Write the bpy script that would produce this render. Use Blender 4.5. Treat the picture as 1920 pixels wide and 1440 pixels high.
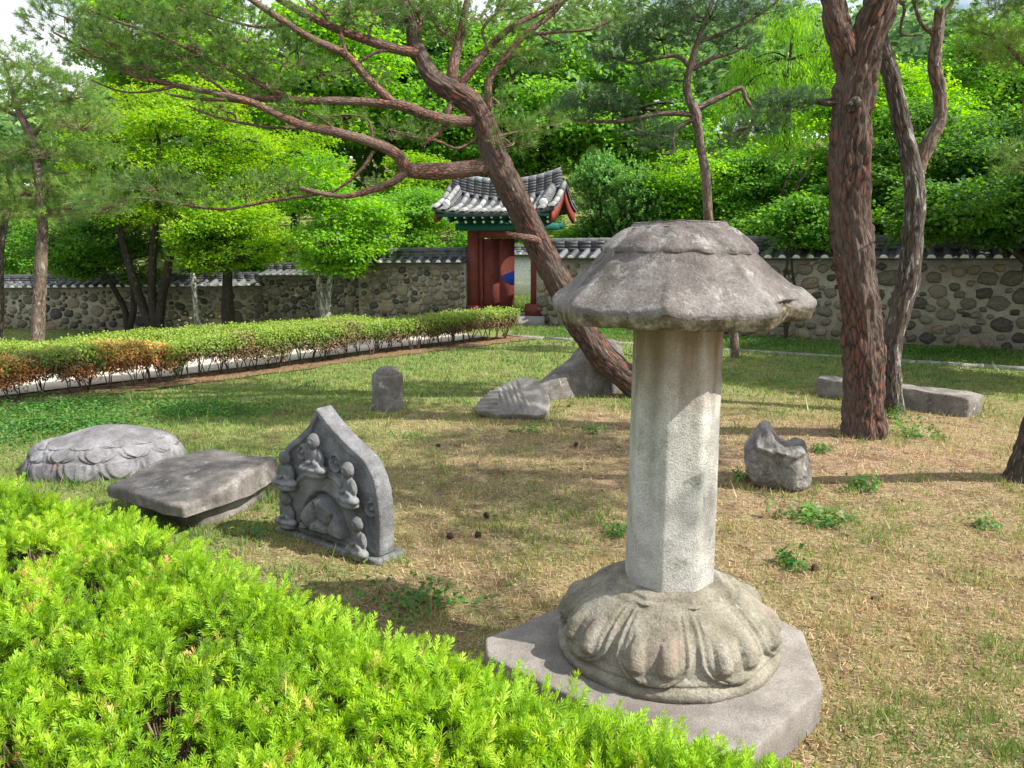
import bpy, math, random
import numpy as np
from mathutils import Vector, Matrix, noise as mn

for o in list(bpy.data.objects): bpy.data.objects.remove(o)
SC = bpy.context.scene
COL = SC.collection
rng = np.random.default_rng(7)
random.seed(7)

# ------------------------------------------------------------------ camera, sky, sun, exposure
PITCH = math.radians(10.4); FPX = 1500.0; CAMH = 2.1
cd = bpy.data.cameras.new('camera'); cam = bpy.data.objects.new('camera', cd); COL.objects.link(cam)
cam.location = (0, 0, CAMH); cam.rotation_euler = (math.pi/2 - PITCH, 0, 0)
cd.sensor_width = 36; cd.lens = FPX/1920*36; cd.clip_end = 600; cd.clip_start = 0.05
SC.camera = cam
SUN_EL = math.radians(46)
SUN_AZ = math.radians(72)          # from -Y (towards the camera) round to +X
sdir = Vector((math.sin(SUN_AZ)*math.cos(SUN_EL), -math.cos(SUN_AZ)*math.cos(SUN_EL), math.sin(SUN_EL)))
w = bpy.data.worlds.new('World'); SC.world = w; w.use_nodes = True
nt = w.node_tree; nt.nodes.clear()
sky = nt.nodes.new('ShaderNodeTexSky'); sky.sky_type = 'NISHITA'; sky.sun_disc = False
sky.sun_elevation = SUN_EL; sky.sun_rotation = math.atan2(sdir.x, sdir.y); sky.air_density = 1.2; sky.dust_density = 1.5
tc = nt.nodes.new('ShaderNodeTexCoord'); mp = nt.nodes.new('ShaderNodeMapping'); mp.inputs['Scale'].default_value = (1, 1, 2.2)
nz = nt.nodes.new('ShaderNodeTexNoise'); nz.inputs['Scale'].default_value = 3.0; nz.inputs['Detail'].default_value = 7; nz.inputs['Roughness'].default_value = .6
rp = nt.nodes.new('ShaderNodeValToRGB'); rp.color_ramp.elements[0].position = .37; rp.color_ramp.elements[1].position = .56
mx = nt.nodes.new('ShaderNodeMixRGB'); mx.inputs[2].default_value = (11, 11.3, 12, 1)
bg = nt.nodes.new('ShaderNodeBackground'); bg.inputs[1].default_value = .08
ow = nt.nodes.new('ShaderNodeOutputWorld')
nt.links.new(tc.outputs['Generated'], mp.inputs[0]); nt.links.new(mp.outputs[0], nz.inputs[0]); nt.links.new(nz.outputs[0], rp.inputs[0])
nt.links.new(rp.outputs[0], mx.inputs[0]); nt.links.new(sky.outputs[0], mx.inputs[1]); nt.links.new(mx.outputs[0], bg.inputs[0]); nt.links.new(bg.outputs[0], ow.inputs[0])
sl = bpy.data.lights.new('sun', 'SUN'); sl.energy = 5.0; sl.angle = math.radians(.5); sl.color = (1, .95, .86)
so = bpy.data.objects.new('sun', sl); COL.objects.link(so); so.rotation_euler = sdir.to_track_quat('Z', 'Y').to_euler(); so.location = (20, -8, 25)
SC.view_settings.view_transform = 'Standard'; SC.view_settings.look = 'None'; SC.view_settings.gamma = 1
SC.view_settings.exposure = 0.88; SC.view_settings.use_curve_mapping = False
SC.cycles.max_bounces = 6; SC.cycles.diffuse_bounces = 4; SC.cycles.transmission_bounces = 4; SC.cycles.transparent_max_bounces = 4

# ------------------------------------------------------------------ coordinates
cp, sp_ = math.cos(PITCH), math.sin(PITCH)
def ray(px, py):
    x = (px-960)/FPX; v = (py-720)/FPX
    return Vector((x, cp - v*sp_, -sp_ - v*cp))
def P(px, py, Y):
    d = ray(px, py); return Vector((0, 0, CAMH)) + d*(Y/d.y)
def G(px, py, z=0.0):
    d = ray(px, py); return Vector((0, 0, CAMH)) + d*((z-CAMH)/d.z)
def plane_hit(px, py, o, n):
    d = ray(px, py); c = Vector((0, 0, CAMH)); return c + d*((o-c).dot(n)/d.dot(n))
def mpp(Y): return Y/FPX       # metres per photo pixel, near enough
def sstep(a, b, x):
    t = np.clip((np.asarray(x, float)-a)/(b-a), 0, 1); return t*t*(3-2*t)

H2A = np.array([-6.72, 9.85]); H2B = np.array([0.0, 16.75])       # front of the far hedge
HD = (H2B-H2A)/np.linalg.norm(H2B-H2A); HN = np.array([-HD[1], HD[0]])
def terrain(x, y):
    x = np.asarray(x, float); y = np.asarray(y, float)
    s = (x-H2A[0])*HN[0] + (y-H2A[1])*HN[1]
    left = sstep(2.6, 6.5, s)*sstep(-2.5, -6, x)
    z = -.8*left
    z = z + 11.5*sstep(27, 78, y)*(.82+.18*np.sin(x*.05+1)) + .02*np.sin(x*.9)*np.cos(y*.7)
    m = np.exp(-(((x-3.6)/1.4)**2 + ((y-8.0)/1.2)**2))*.10
    return z + m

# ------------------------------------------------------------------ mesh helpers
def mesh_np(name, V, F, attrs=None, smooth=False, vec=None, matidx=None):
    V = np.asarray(V, np.float32); me = bpy.data.meshes.new(name)
    if isinstance(F, np.ndarray):
        n, k = F.shape; li = F.ravel().astype(np.int32); st = np.arange(0, n*k, k, dtype=np.int32); tot = np.full(n, k, np.int32)
    else:
        tot = np.array([len(f) for f in F], np.int32); n = len(F)
        li = np.array([i for f in F for i in f], np.int32); st = np.concatenate([[0], np.cumsum(tot)[:-1]]).astype(np.int32)
    me.vertices.add(len(V)); me.vertices.foreach_set('co', V.ravel())
    me.loops.add(len(li)); me.loops.foreach_set('vertex_index', li)
    me.polygons.add(n); me.polygons.foreach_set('loop_start', st); me.polygons.foreach_set('loop_total', tot)
    if smooth: me.polygons.foreach_set('use_smooth', np.ones(n, bool))
    if matidx is not None: me.polygons.foreach_set('material_index', np.asarray(matidx, np.int32))
    me.update(calc_edges=True)
    for k_, a in (attrs or {}).items():
        at = me.attributes.new(k_, 'FLOAT', 'POINT'); at.data.foreach_set('value', np.asarray(a, np.float32))
    if vec is not None:
        at = me.attributes.new('bk', 'FLOAT_VECTOR', 'POINT'); at.data.foreach_set('vector', np.asarray(vec, np.float32).ravel())
    return me
def link(name, me, mat=None, parent=None, loc=None, mats=None):
    o = bpy.data.objects.new(name, me); COL.objects.link(o)
    for m in (mats or ([mat] if mat else [])):
        if len(me.materials) < len(mats or [mat]): me.materials.append(m)
    if parent is not None:
        o.parent = parent
        if loc is None: loc = -parent.location
    if loc is not None: o.location = loc
    return o
def tag(o, label=None, cat=None, group=None, kind=None):
    if label: o['label'] = label
    if cat: o['category'] = cat
    if group: o['group'] = group
    if kind: o['kind'] = kind
    return o
def empty(name, loc, label, cat, group=None, rz=0):
    o = bpy.data.objects.new(name, None); COL.objects.link(o); o.location = loc; o.rotation_euler = (0, 0, rz); o.empty_display_size = .2
    return tag(o, label, cat, group)
class MB:
    def __init__(s): s.V = []; s.F = []; s.M = []; s.B = []; s.n = 0
    def add(s, V, F, m=0, bk=None):
        V = np.asarray(V, float); s.V.append(V); s.F += [tuple(int(i)+s.n for i in f) for f in F]; s.M += [m]*len(F); s.n += len(V)
        s.B.append(np.asarray(bk, float) if bk is not None else V)
        return s
    def box(s, x0, x1, y0, y1, z0, z1, m=0):
        V = [(x0,y0,z0),(x1,y0,z0),(x1,y1,z0),(x0,y1,z0),(x0,y0,z1),(x1,y0,z1),(x1,y1,z1),(x0,y1,z1)]
        return s.add(V, [(0,3,2,1),(4,5,6,7),(0,1,5,4),(1,2,6,5),(2,3,7,6),(3,0,4,7)], m)
    def mesh(s, name, smooth=False, bk=False):
        return mesh_np(name, np.concatenate(s.V), s.F, smooth=smooth, matidx=s.M, vec=np.concatenate(s.B) if bk else None)
def catmull(pts, n):
    pts = np.asarray(pts, float); out = []
    k = len(pts)
    for i in range(k-1):
        p0 = pts[max(i-1, 0)]; p1 = pts[i]; p2 = pts[i+1]; p3 = pts[min(i+2, k-1)]
        for t in np.linspace(0, 1, n, endpoint=False):
            out.append(.5*((2*p1)+(-p0+p2)*t+(2*p0-5*p1+4*p2-p3)*t*t+(-p0+3*p1-3*p2+p3)*t**3))
    out.append(pts[-1]); return np.array(out)
def tube(P4, sides=8, seg=4, plate=0.0, wob=0.0, cap=True, flare=0.0, cell=(14, 14, 4.5)):
    """P4: rows x,y,z,r -> verts, quads, bark coords"""
    C = catmull(P4, seg) if seg > 1 else np.asarray(P4, float)
    c = C[:, :3]; r = np.maximum(C[:, 3], .0015)
    n = len(c); T = np.gradient(c, axis=0); T /= np.maximum(np.linalg.norm(T, axis=1), 1e-9)[:, None]
    s = np.concatenate([[0], np.cumsum(np.linalg.norm(np.diff(c, axis=0), axis=1))])
    a = np.array([1., 0, 0]) if abs(T[0][0]) < .8 else np.array([0., 1, 0])
    u = np.cross(T[0], a); u /= np.linalg.norm(u); U = [u]
    for i in range(1, n):
        u = U[-1]-T[i]*np.dot(U[-1], T[i]); u /= max(np.linalg.norm(u), 1e-9); U.append(u)
    U = np.array(U); W = np.cross(T, U)
    th = np.linspace(0, 2*math.pi, sides, endpoint=False)
    if flare: r = r*(1+flare*np.exp(-s/(r[0]*1.6)))
    R = np.repeat(r[:, None], sides, 1)
    if wob or plate:
        off = random.random()*50
        for i in range(n):
            for j in range(sides):
                p = Vector((math.cos(th[j])*r[i], math.sin(th[j])*r[i], s[i]))
                d = 0
                if wob: d += wob*mn.noise(Vector((p.x*6+off, p.y*6, p.z*2.2)))*r[i]
                if flare: d += flare*.5*r[i]*math.exp(-s[i]/(r[i]*1.2))*math.sin(th[j]*5+off)
                if plate:
                    q = Vector((p.x*cell[0]+off, p.y*cell[1], p.z*cell[2])) + mn.noise_vector(Vector((p.x*9, p.y*9, p.z*6)))*.35
                    dd = mn.voronoi(q)[0]; d += plate*(min((dd[1]-dd[0])*2.2, 1.0)-.5) + plate*.5*mn.noise(q*2.5)
                R[i, j] += d
    V = c[:, None, :]+R[:, :, None]*(np.cos(th)[None, :, None]*U[:, None, :]+np.sin(th)[None, :, None]*W[:, None, :])
    V = V.reshape(-1, 3)
    bk = np.stack([np.cos(th)[None, :]*r[:, None], np.sin(th)[None, :]*r[:, None], np.repeat(s[:, None], sides, 1)], -1).reshape(-1, 3)
    i = np.arange(n-1)[:, None]*sides; j = np.arange(sides)[None, :]; j2 = (j+1) % sides
    F = np.stack([i+j, i+j2, i+sides+j2, i+sides+j], -1).reshape(-1, 4).tolist()
    if cap:
        F.append(list(range(sides))[::-1]); F.append([(n-1)*sides+q for q in range(sides)])
    return V, F, bk
def frames(D, roll=None):
    D = D/np.maximum(np.linalg.norm(D, axis=1), 1e-9)[:, None]
    A = np.where(np.abs(D[:, 2:3]) < .9, np.array([[0., 0, 1]]), np.array([[1., 0, 0]]))
    U = np.cross(A, D); U /= np.linalg.norm(U, axis=1)[:, None]; W = np.cross(D, U)
    if roll is None: roll = rng.uniform(0, 2*math.pi, len(D))
    c, s = np.cos(roll)[:, None], np.sin(roll)[:, None]
    return np.stack([U*c+W*s, -U*s+W*c, D], -1)      # columns: x,y,z axes
def scatter(T, F, pos, M, scale, var):
    """instances baked into one mesh"""
    N = len(pos); n = len(T)
    V = np.einsum('nij,kj->nki', M, T)*np.asarray(scale).reshape(-1, 1, 1)+pos[:, None, :]
    Fa = (F[None]+(np.arange(N)*n)[:, None, None]).reshape(-1, F.shape[1])
    return V.reshape(-1, 3), Fa, np.repeat(var, n)

# ------------------------------------------------------------------ materials
def M_new(name):
    m = bpy.data.materials.new(name); m.use_nodes = True; t = m.node_tree; t.nodes.clear()
    return m, t, t.nodes.new, t.links.new
def ramp(t, stops):
    r = t.nodes.new('ShaderNodeValToRGB'); e = r.color_ramp.elements
    e[0].position, e[0].color = stops[0][0], (*stops[0][1], 1); e[1].position, e[1].color = stops[-1][0], (*stops[-1][1], 1)
    for p_, c in stops[1:-1]:
        q = e.new(p_); q.color = (*c, 1)
    return r
def leaf_mat(name, stops, transl=.4, rough=.5, noise_scale=1.2, gain=1.0):
    m, t, N, L = M_new(name)
    stops = [(p_, tuple(x*gain for x in c)) for p_, c in stops]
    at = N('ShaderNodeAttribute'); at.attribute_name = 'var'
    r = ramp(t, stops); L(at.outputs['Fac'], r.inputs[0])
    b = N('ShaderNodeBsdfPrincipled'); b.inputs['Roughness'].default_value = rough; b.inputs['Specular IOR Level'].default_value = .35
    tr = N('ShaderNodeBsdfTranslucent'); hs = N('ShaderNodeHueSaturation'); hs.inputs['Hue'].default_value = .485; hs.inputs['Saturation'].default_value = 1.1; hs.inputs['Value'].default_value = 1.5
    L(r.outputs[0], b.inputs['Base Color']); L(r.outputs[0], hs.inputs['Color']); L(hs.outputs[0], tr.inputs[0])
    mi = N('ShaderNodeMixShader'); mi.inputs[0].default_value = transl; L(b.outputs[0], mi.inputs[1]); L(tr.outputs[0], mi.inputs[2])
    o = N('ShaderNodeOutputMaterial'); L(mi.outputs[0], o.inputs[0]); return m
def stone_mat(name, stops, scale=6, bump=.4, fine=60, lichen=None, rough=.9, stain=None, spots=None, perobj=0):
    """stops: ramp over blotchy noise.  lichen:(color, threshold)  stain: pillar streaks"""
    m, t, N, L = M_new(name)
    co = N('ShaderNodeTexCoord')
    n1 = N('ShaderNodeTexNoise'); n1.inputs['Scale'].default_value = scale; n1.inputs['Detail'].default_value = 8; n1.inputs['Roughness'].default_value = .65
    L(co.outputs['Object'], n1.inputs[0])
    r = ramp(t, stops); 
    if perobj:
        oi = N('ShaderNodeObjectInfo'); a = N('ShaderNodeMath'); a.operation = 'MULTIPLY_ADD'; a.inputs[1].default_value = perobj; L(oi.outputs['Random'], a.inputs[0]); 
        s = N('ShaderNodeMath'); s.operation = 'SUBTRACT'; s.inputs[1].default_value = perobj*.5; L(n1.outputs[0], s.inputs[0]); L(s.outputs[0], a.inputs[2]); L(a.outputs[0], r.inputs[0])
    else: L(n1.outputs[0], r.inputs[0])
    col = r.outputs[0]
    n2 = N('ShaderNodeTexNoise'); n2.inputs['Scale'].default_value = fine; n2.inputs['Detail'].default_value = 5; n2.inputs['Roughness'].default_value = .7
    L(co.outputs['Object'], n2.inputs[0])
    g = ramp(t, [(.3, (.55, .55, .55)), (.7, (1.3, 1.3, 1.3))]); L(n2.outputs[0], g.inputs[0])
    mu = N('ShaderNodeMixRGB'); mu.blend_type = 'MULTIPLY'; mu.inputs[0].default_value = .8; L(col, mu.inputs[1]); L(g.outputs[0], mu.inputs[2]); col = mu.outputs[0]
    if lichen:
        for (c, sc, lo, hi) in lichen:
            n3 = N('ShaderNodeTexNoise'); n3.inputs['Scale'].default_value = sc; n3.inputs['Detail'].default_value = 6; n3.inputs['Roughness'].default_value = .7; n3.inputs['Distortion'].default_value = .4
            mpp_ = N('ShaderNodeMapping'); mpp_.inputs['Location'].default_value = (sc, sc*.7, 3); L(co.outputs['Object'], mpp_.inputs[0]); L(mpp_.outputs[0], n3.inputs[0])
            rr = ramp(t, [(lo, (0, 0, 0)), (hi, (1, 1, 1))]); L(n3.outputs[0], rr.inputs[0])
            mm = N('ShaderNodeMixRGB'); L(rr.outputs[0], mm.inputs[0]); L(col, mm.inputs[1]); mm.inputs[2].default_value = (*c, 1); col = mm.outputs[0]
    if spots:
        for (p_, rad, c) in spots:
            vm = N('ShaderNodeVectorMath'); vm.operation = 'DISTANCE'; vm.inputs[1].default_value = p_
            nn = N('ShaderNodeTexNoise'); nn.inputs['Scale'].default_value = 40; L(co.outputs['Object'], nn.inputs[0])
            va = N('ShaderNodeVectorMath'); va.operation = 'MULTIPLY_ADD'; va.inputs[1].default_value = (rad*2.2,)*3; L(nn.outputs['Color'], va.inputs[0]); L(co.outputs['Object'], va.inputs[2])
            vs = N('ShaderNodeVectorMath'); vs.operation = 'SUBTRACT'; vs.inputs[1].default_value = (rad*1.1,)*3; L(va.outputs[0], vs.inputs[0]); L(vs.outputs[0], vm.inputs[0])
            rr = ramp(t, [(rad*.8, (1, 1, 1)), (rad*1.0, (0, 0, 0))]); L(vm.outputs['Value'], rr.inputs[0])
            mm = N('ShaderNodeMixRGB'); L(rr.outputs[0], mm.inputs[0]); L(col, mm.inputs[1]); mm.inputs[2].default_value = (*c, 1); col = mm.outputs[0]
    if stain:
        sx = N('ShaderNodeSeparateXYZ'); L(co.outputs['Object'], sx.inputs[0])
        ms = N('ShaderNodeMapping'); ms.inputs['Scale'].default_value = (9, 9, .9); L(co.outputs['Object'], ms.inputs[0])
        n4 = N('ShaderNodeTexNoise'); n4.inputs['Scale'].default_value = 1.3; n4.inputs['Detail'].default_value = 5; L(ms.outputs[0], n4.inputs[0])
        for (c, z0, z1, amt, off) in stain:
            mr = N('ShaderNodeMapRange'); mr.inputs[1].default_value = z0; mr.inputs[2].default_value = z1; L(sx.outputs[2], mr.inputs[0])
            ad = N('ShaderNodeMath'); ad.operation = 'MULTIPLY_ADD'; ad.inputs[1].default_value = 2.6; ad.inputs[2].default_value = off; L(n4.outputs[0], ad.inputs[0])
            ml = N('ShaderNodeMath'); ml.operation = 'MULTIPLY'; ml.use_clamp = True; L(ad.outputs[0], ml.inputs[0]); L(mr.outputs[0], ml.inputs[1])
            m2 = N('ShaderNodeMath'); m2.operation = 'MULTIPLY'; m2.inputs[1].default_value = amt; L(ml.outputs[0], m2.inputs[0])
            mm = N('ShaderNodeMixRGB'); L(m2.outputs[0], mm.inputs[0]); L(col, mm.inputs[1]); mm.inputs[2].default_value = (*c, 1); col = mm.outputs[0]
    b = N('ShaderNodeBsdfPrincipled'); b.inputs['Roughness'].default_value = rough; b.inputs['Specular IOR Level'].default_value = .25; L(col, b.inputs['Base Color'])
    ad = N('ShaderNodeMath'); ad.operation = 'MULTIPLY_ADD'; ad.inputs[1].default_value = .5; L(n2.outputs[0], ad.inputs[0]); L(n1.outputs[0], ad.inputs[2])
    bu = N('ShaderNodeBump'); bu.inputs['Strength'].default_value = bump; bu.inputs['Distance'].default_value = .02; L(ad.outputs[0], bu.inputs['Height']); L(bu.outputs[0], b.inputs['Normal'])
    o = N('ShaderNodeOutputMaterial'); L(b.outputs[0], o.inputs[0]); return m
def bark_mat(name, inner, outer, pale, lic=.62, sc=(9, 9, 3)):
    m, t, N, L = M_new(name)
    at = N('ShaderNodeAttribute'); at.attribute_name = 'bk'
    mp = N('ShaderNodeMapping'); mp.inputs['Scale'].default_value = sc; L(at.outputs['Vector'], mp.inputs[0])
    nz = N('ShaderNodeTexNoise'); nz.inputs['Scale'].default_value = 2.0; nz.inputs['Detail'].default_value = 4; L(mp.outputs[0], nz.inputs[0])
    va = N('ShaderNodeVectorMath'); va.operation = 'MULTIPLY_ADD'; va.inputs[1].default_value = (.5, .5, .5); L(nz.outputs['Color'], va.inputs[0]); L(mp.outputs[0], va.inputs[2])
    v = N('ShaderNodeTexVoronoi'); v.feature = 'DISTANCE_TO_EDGE'; v.inputs['Scale'].default_value = 2.2; L(va.outputs[0], v.inputs[0])
    n2 = N('ShaderNodeTexNoise'); n2.inputs['Scale'].default_value = 7; n2.inputs['Detail'].default_value = 8; n2.inputs['Roughness'].default_value = .7; L(mp.outputs[0], n2.inputs[0])
    r1 = ramp(t, [(.0, tuple(x*.3 for x in outer)), (.10, outer), (.3, inner), (.8, tuple(x*1.25 for x in inner))]); L(v.outputs[0], r1.inputs[0])
    n3 = N('ShaderNodeTexNoise'); n3.inputs['Scale'].default_value = .35; n3.inputs['Detail'].default_value = 3; L(mp.outputs[0], n3.inputs[0])
    r3 = ramp(t, [(.42, (0, 0, 0)), (.6, (1, 1, 1))]); L(n3.outputs[0], r3.inputs[0])
    mm = N('ShaderNodeMixRGB'); L(r3.outputs[0], mm.inputs[0]); L(r1.outputs[0], mm.inputs[1]); 
    r4 = ramp(t, [(.3, outer), (.7, tuple(x*1.6 for x in outer))]); L(n2.outputs[0], r4.inputs[0]); L(r4.outputs[0], mm.inputs[2])
    n5 = N('ShaderNodeTexNoise'); n5.inputs['Scale'].default_value = 1.6; n5.inputs['Detail'].default_value = 6; n5.inputs['Roughness'].default_value = .75; L(mp.outputs[0], n5.inputs[0])
    r5 = ramp(t, [(lic, (0, 0, 0)), (lic+.06, (1, 1, 1))]); L(n5.outputs[0], r5.inputs[0])
    m5 = N('ShaderNodeMixRGB'); L(r5.outputs[0], m5.inputs[0]); L(mm.outputs[0], m5.inputs[1]); m5.inputs[2].default_value = (*pale, 1)
    mg = N('ShaderNodeMixRGB'); mg.blend_type = 'MULTIPLY'; mg.inputs[0].default_value = .7; r6 = ramp(t, [(.3, (.45,)*3), (.7, (1.4,)*3)]); L(n2.outputs[0], r6.inputs[0]); L(m5.outputs[0], mg.inputs[1]); L(r6.outputs[0], mg.inputs[2])
    b = N('ShaderNodeBsdfPrincipled'); b.inputs['Roughness'].default_value = .9; b.inputs['Specular IOR Level'].default_value = .2; L(mg.outputs[0], b.inputs['Base Color'])
    ad = N('ShaderNodeMath'); ad.operation = 'MULTIPLY_ADD'; ad.inputs[1].default_value = .4; L(n2.outputs[0], ad.inputs[0]); 
    mi = N('ShaderNodeMath'); mi.operation = 'MINIMUM'; mi.inputs[1].default_value = .3; L(v.outputs[0], mi.inputs[0]); L(mi.outputs[0], ad.inputs[2])
    bu = N('ShaderNodeBump'); bu.inputs['Strength'].default_value = .9; bu.inputs['Distance'].default_value = .03; L(ad.outputs[0], bu.inputs['Height']); L(bu.outputs[0], b.inputs['Normal'])
    o = N('ShaderNodeOutputMaterial'); L(b.outputs[0], o.inputs[0]); return m
def flat_mat(name, c, rough=.7, var=.25, scale=8, bump=.15, perobj=0):
    return stone_mat(name, [(.3, tuple(x*(1-var) for x in c)), (.7, tuple(x*(1+var) for x in c))], scale=scale, bump=bump, fine=40, rough=rough, perobj=perobj)

MT = {}
MT['granite'] = stone_mat('pale_granite', [(.3, (.34, .33, .30)), (.5, (.52, .51, .465)), (.7, (.64, .63, .59))], scale=7, bump=.95, fine=120,
    lichen=[((.10, .12, .07), 5, .60, .72)],
    stain=[((.26, .15, .06), .78, 1.2, .85, -.40), ((.10, .105, .06), -.1, .75, .6, -1.12)])
MT['roofstone'] = stone_mat('weathered_roof_stone', [(.3, (.075, .066, .062)), (.48, (.145, .127, .12)), (.7, (.29, .275, .255))], scale=3.5, bump=.9, fine=80,
    lichen=[((.36, .35, .32), 11, .56, .70), ((.07, .07, .055), 4, .56, .70), ((.42, .44, .36), 26, .66, .72)], spots=[((.075, -.45, 1.835-.17), .038, (.66, .69, .58))])
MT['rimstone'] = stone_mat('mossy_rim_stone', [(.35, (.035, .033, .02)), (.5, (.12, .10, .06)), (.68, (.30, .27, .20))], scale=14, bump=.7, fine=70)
MT['lotus'] = stone_mat('lotus_base_stone', [(.3, (.135, .12, .085)), (.5, (.245, .225, .175)), (.7, (.37, .345, .29))], scale=5, bump=.95, fine=95,
    lichen=[((.29, .22, .18), 3, .58, .72), ((.55, .56, .50), 14, .64, .76), ((.13, .15, .09), 8, .62, .74)])
MT['slab'] = stone_mat('plinth_slab_stone', [(.3, (.12, .105, .093)), (.5, (.205, .185, .165)), (.7, (.32, .295, .265))], scale=3, bump=.55, fine=120,
    lichen=[((.13, .115, .12), 2.2, .55, .75), ((.6, .58, .5), 16, .70, .76)])
MT['bluegrey'] = stone_mat('carved_grey_stone', [(.3, (.105, .105, .105)), (.5, (.18, .183, .19)), (.7, (.29, .295, .30))], scale=5, bump=.8, fine=85,
    lichen=[((.45, .45, .46), 9, .62, .78), ((.09, .09, .085), 5, .60, .72)])
MT['greystone'] = stone_mat('old_grey_stone', [(.3, (.095, .086, .078)), (.5, (.18, .163, .148)), (.7, (.30, .28, .255))], scale=5, bump=.7, fine=60,
    lichen=[((.48, .47, .42), 9, .60, .74), ((.08, .08, .06), 4, .58, .70)])
MT['rock'] = stone_mat('rough_grey_rock', [(.3, (.10, .096, .088)), (.5, (.20, .19, .175)), (.7, (.34, .33, .30))], scale=6, bump=.9, fine=50, lichen=[((.40, .39, .36), 8, .58, .70), ((.04, .04, .035), 3, .55, .66)])
MT['turtle'] = stone_mat('lotus_slab_stone', [(.3, (.10, .095, .10)), (.5, (.175, .17, .18)), (.7, (.29, .285, .305))], scale=4, bump=.5, fine=70,
    lichen=[((.30, .20, .17), 3, .62, .74), ((.10, .09, .10), 4, .56, .70)])
MT['plaster'] = stone_mat('clay_plaster', [(.3, (.22, .20, .15)), (.7, (.40, .37, .29))], scale=3, bump=.4, fine=40)
MT['wallstone'] = stone_mat('field_stone', [(.12, (.055, .052, .045)), (.35, (.12, .112, .088)), (.6, (.20, .185, .14)), (.8, (.27, .22, .15)), (.95, (.17, .11, .08))], scale=5, bump=.5, fine=45, perobj=.75)
MT['tile'] = stone_mat('dark_clay_tile', [(.3, (.055, .058, .065)), (.7, (.15, .155, .165))], scale=7, bump=.3, fine=60, rough=.6, perobj=.4, lichen=[((.28, .28, .27), 12, .62, .75)])
MT['tileend'] = flat_mat('white_lime_plug', (.72, .72, .70), var=.15)
MT['tilepale'] = stone_mat('sunbleached_tile', [(.3, (.09, .095, .10)), (.7, (.33, .33, .325))], scale=9, bump=.4, fine=60, rough=.6, perobj=.35, lichen=[((.42, .41, .36), 14, .56, .72)])
MT['red'] = flat_mat('faded_red_paint', (.15, .036, .03), var=.3, scale=4)
MT['redbright'] = flat_mat('bright_red_paint', (.20, .036, .027), var=.25, scale=4)
MT['green'] = flat_mat('dancheong_green_paint', (.012, .11, .085), var=.25, scale=6)
MT['white'] = flat_mat('white_paint', (.75, .75, .72), var=.08)
MT['pink'] = flat_mat('pale_red_disc_paint', (.55, .16, .10), var=.15)
MT['blue'] = flat_mat('blue_disc_paint', (.03, .07, .45), var=.15)
MT['kerb'] = stone_mat('granite_kerb', [(.3, (.18, .175, .165)), (.7, (.32, .31, .29))], scale=6, bump=.3)
MT['bark_red'] = bark_mat('red_pine_bark', (.185, .074, .048), (.085, .064, .053), (.30, .27, .22), sc=(12, 12, 2.6))
MT['bark_grey'] = bark_mat('grey_pine_bark', (.11, .08, .062), (.07, .058, .05), (.34, .34, .31), lic=.56, sc=(11, 11, 2.2))
MT['bark_mid'] = bark_mat('brown_pine_bark', (.22, .13, .09), (.13, .10, .08), (.36, .34, .30), lic=.58)
MT['bark_orange'] = bark_mat('orange_branch_bark', (.30, .12, .065), (.13, .09, .075), (.36, .32, .28), lic=.62, sc=(14, 14, 6))
MT['bark_dark'] = bark_mat('dark_maple_bark', (.07, .055, .045), (.045, .038, .032), (.2, .2, .18), lic=.62)
MT['bark_pale'] = bark_mat('pale_lichen_bark', (.22, .21, .17), (.13, .12, .10), (.42, .44, .38), lic=.5)
MT['twig'] = flat_mat('bare_twig', (.20, .14, .10), var=.3)
MT['cone'] = flat_mat('pine_cone', (.07, .045, .03), var=.3, scale=20)
Gn = lambda *a: a
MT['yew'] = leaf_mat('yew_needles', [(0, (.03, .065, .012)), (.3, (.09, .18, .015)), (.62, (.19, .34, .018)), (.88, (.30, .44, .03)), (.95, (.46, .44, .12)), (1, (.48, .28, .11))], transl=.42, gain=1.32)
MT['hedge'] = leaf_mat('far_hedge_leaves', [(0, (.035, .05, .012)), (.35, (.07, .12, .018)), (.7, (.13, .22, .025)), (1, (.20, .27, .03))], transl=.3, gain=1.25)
MT['deadleaf'] = leaf_mat('orange_dead_leaves', [(0, (.18, .07, .025)), (.5, (.42, .17, .05)), (1, (.50, .28, .09))], transl=.25, gain=1.35)
MT['brownleaf'] = leaf_mat('brown_inner_leaves', [(0, (.09, .06, .03)), (.5, (.17, .11, .05)), (1, (.20, .20, .05))], transl=.2)
MT['pine'] = leaf_mat('pine_needles', [(0, (.045, .085, .022)), (.5, (.085, .165, .034)), (1, (.16, .24, .045))], transl=.3, gain=1.35)
MT['pine_dark'] = leaf_mat('dark_pine_needles', [(0, (.025, .05, .022)), (.5, (.05, .10, .04)), (1, (.09, .15, .05))], transl=.3, gain=1.35)
MT['pine_light'] = leaf_mat('light_pine_needles', [(0, (.06, .11, .028)), (.5, (.12, .22, .045)), (1, (.21, .29, .06))], transl=.35, gain=1.3)
MT['maple'] = leaf_mat('yellow_green_maple_leaves', [(0, (.08, .19, .012)), (.5, (.15, .30, .016)), (.85, (.24, .36, .018)), (1, (.38, .34, .03))], transl=.58, gain=1.35)
MT['leafmid'] = leaf_mat('mid_green_leaves', [(0, (.035, .10, .015)), (.5, (.075, .19, .022)), (1, (.14, .27, .035))], transl=.55, gain=1.75)
MT['leafbright'] = leaf_mat('bright_green_leaves', [(0, (.06, .16, .015)), (.5, (.11, .26, .02)), (1, (.20, .34, .03))], transl=.58, gain=1.55)
MT['leafdark'] = leaf_mat('deep_green_leaves', [(0, (.018, .055, .010)), (.5, (.04, .11, .015)), (.9, (.09, .19, .02)), (1, (.16, .26, .02))], transl=.55, gain=1.9)
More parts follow.
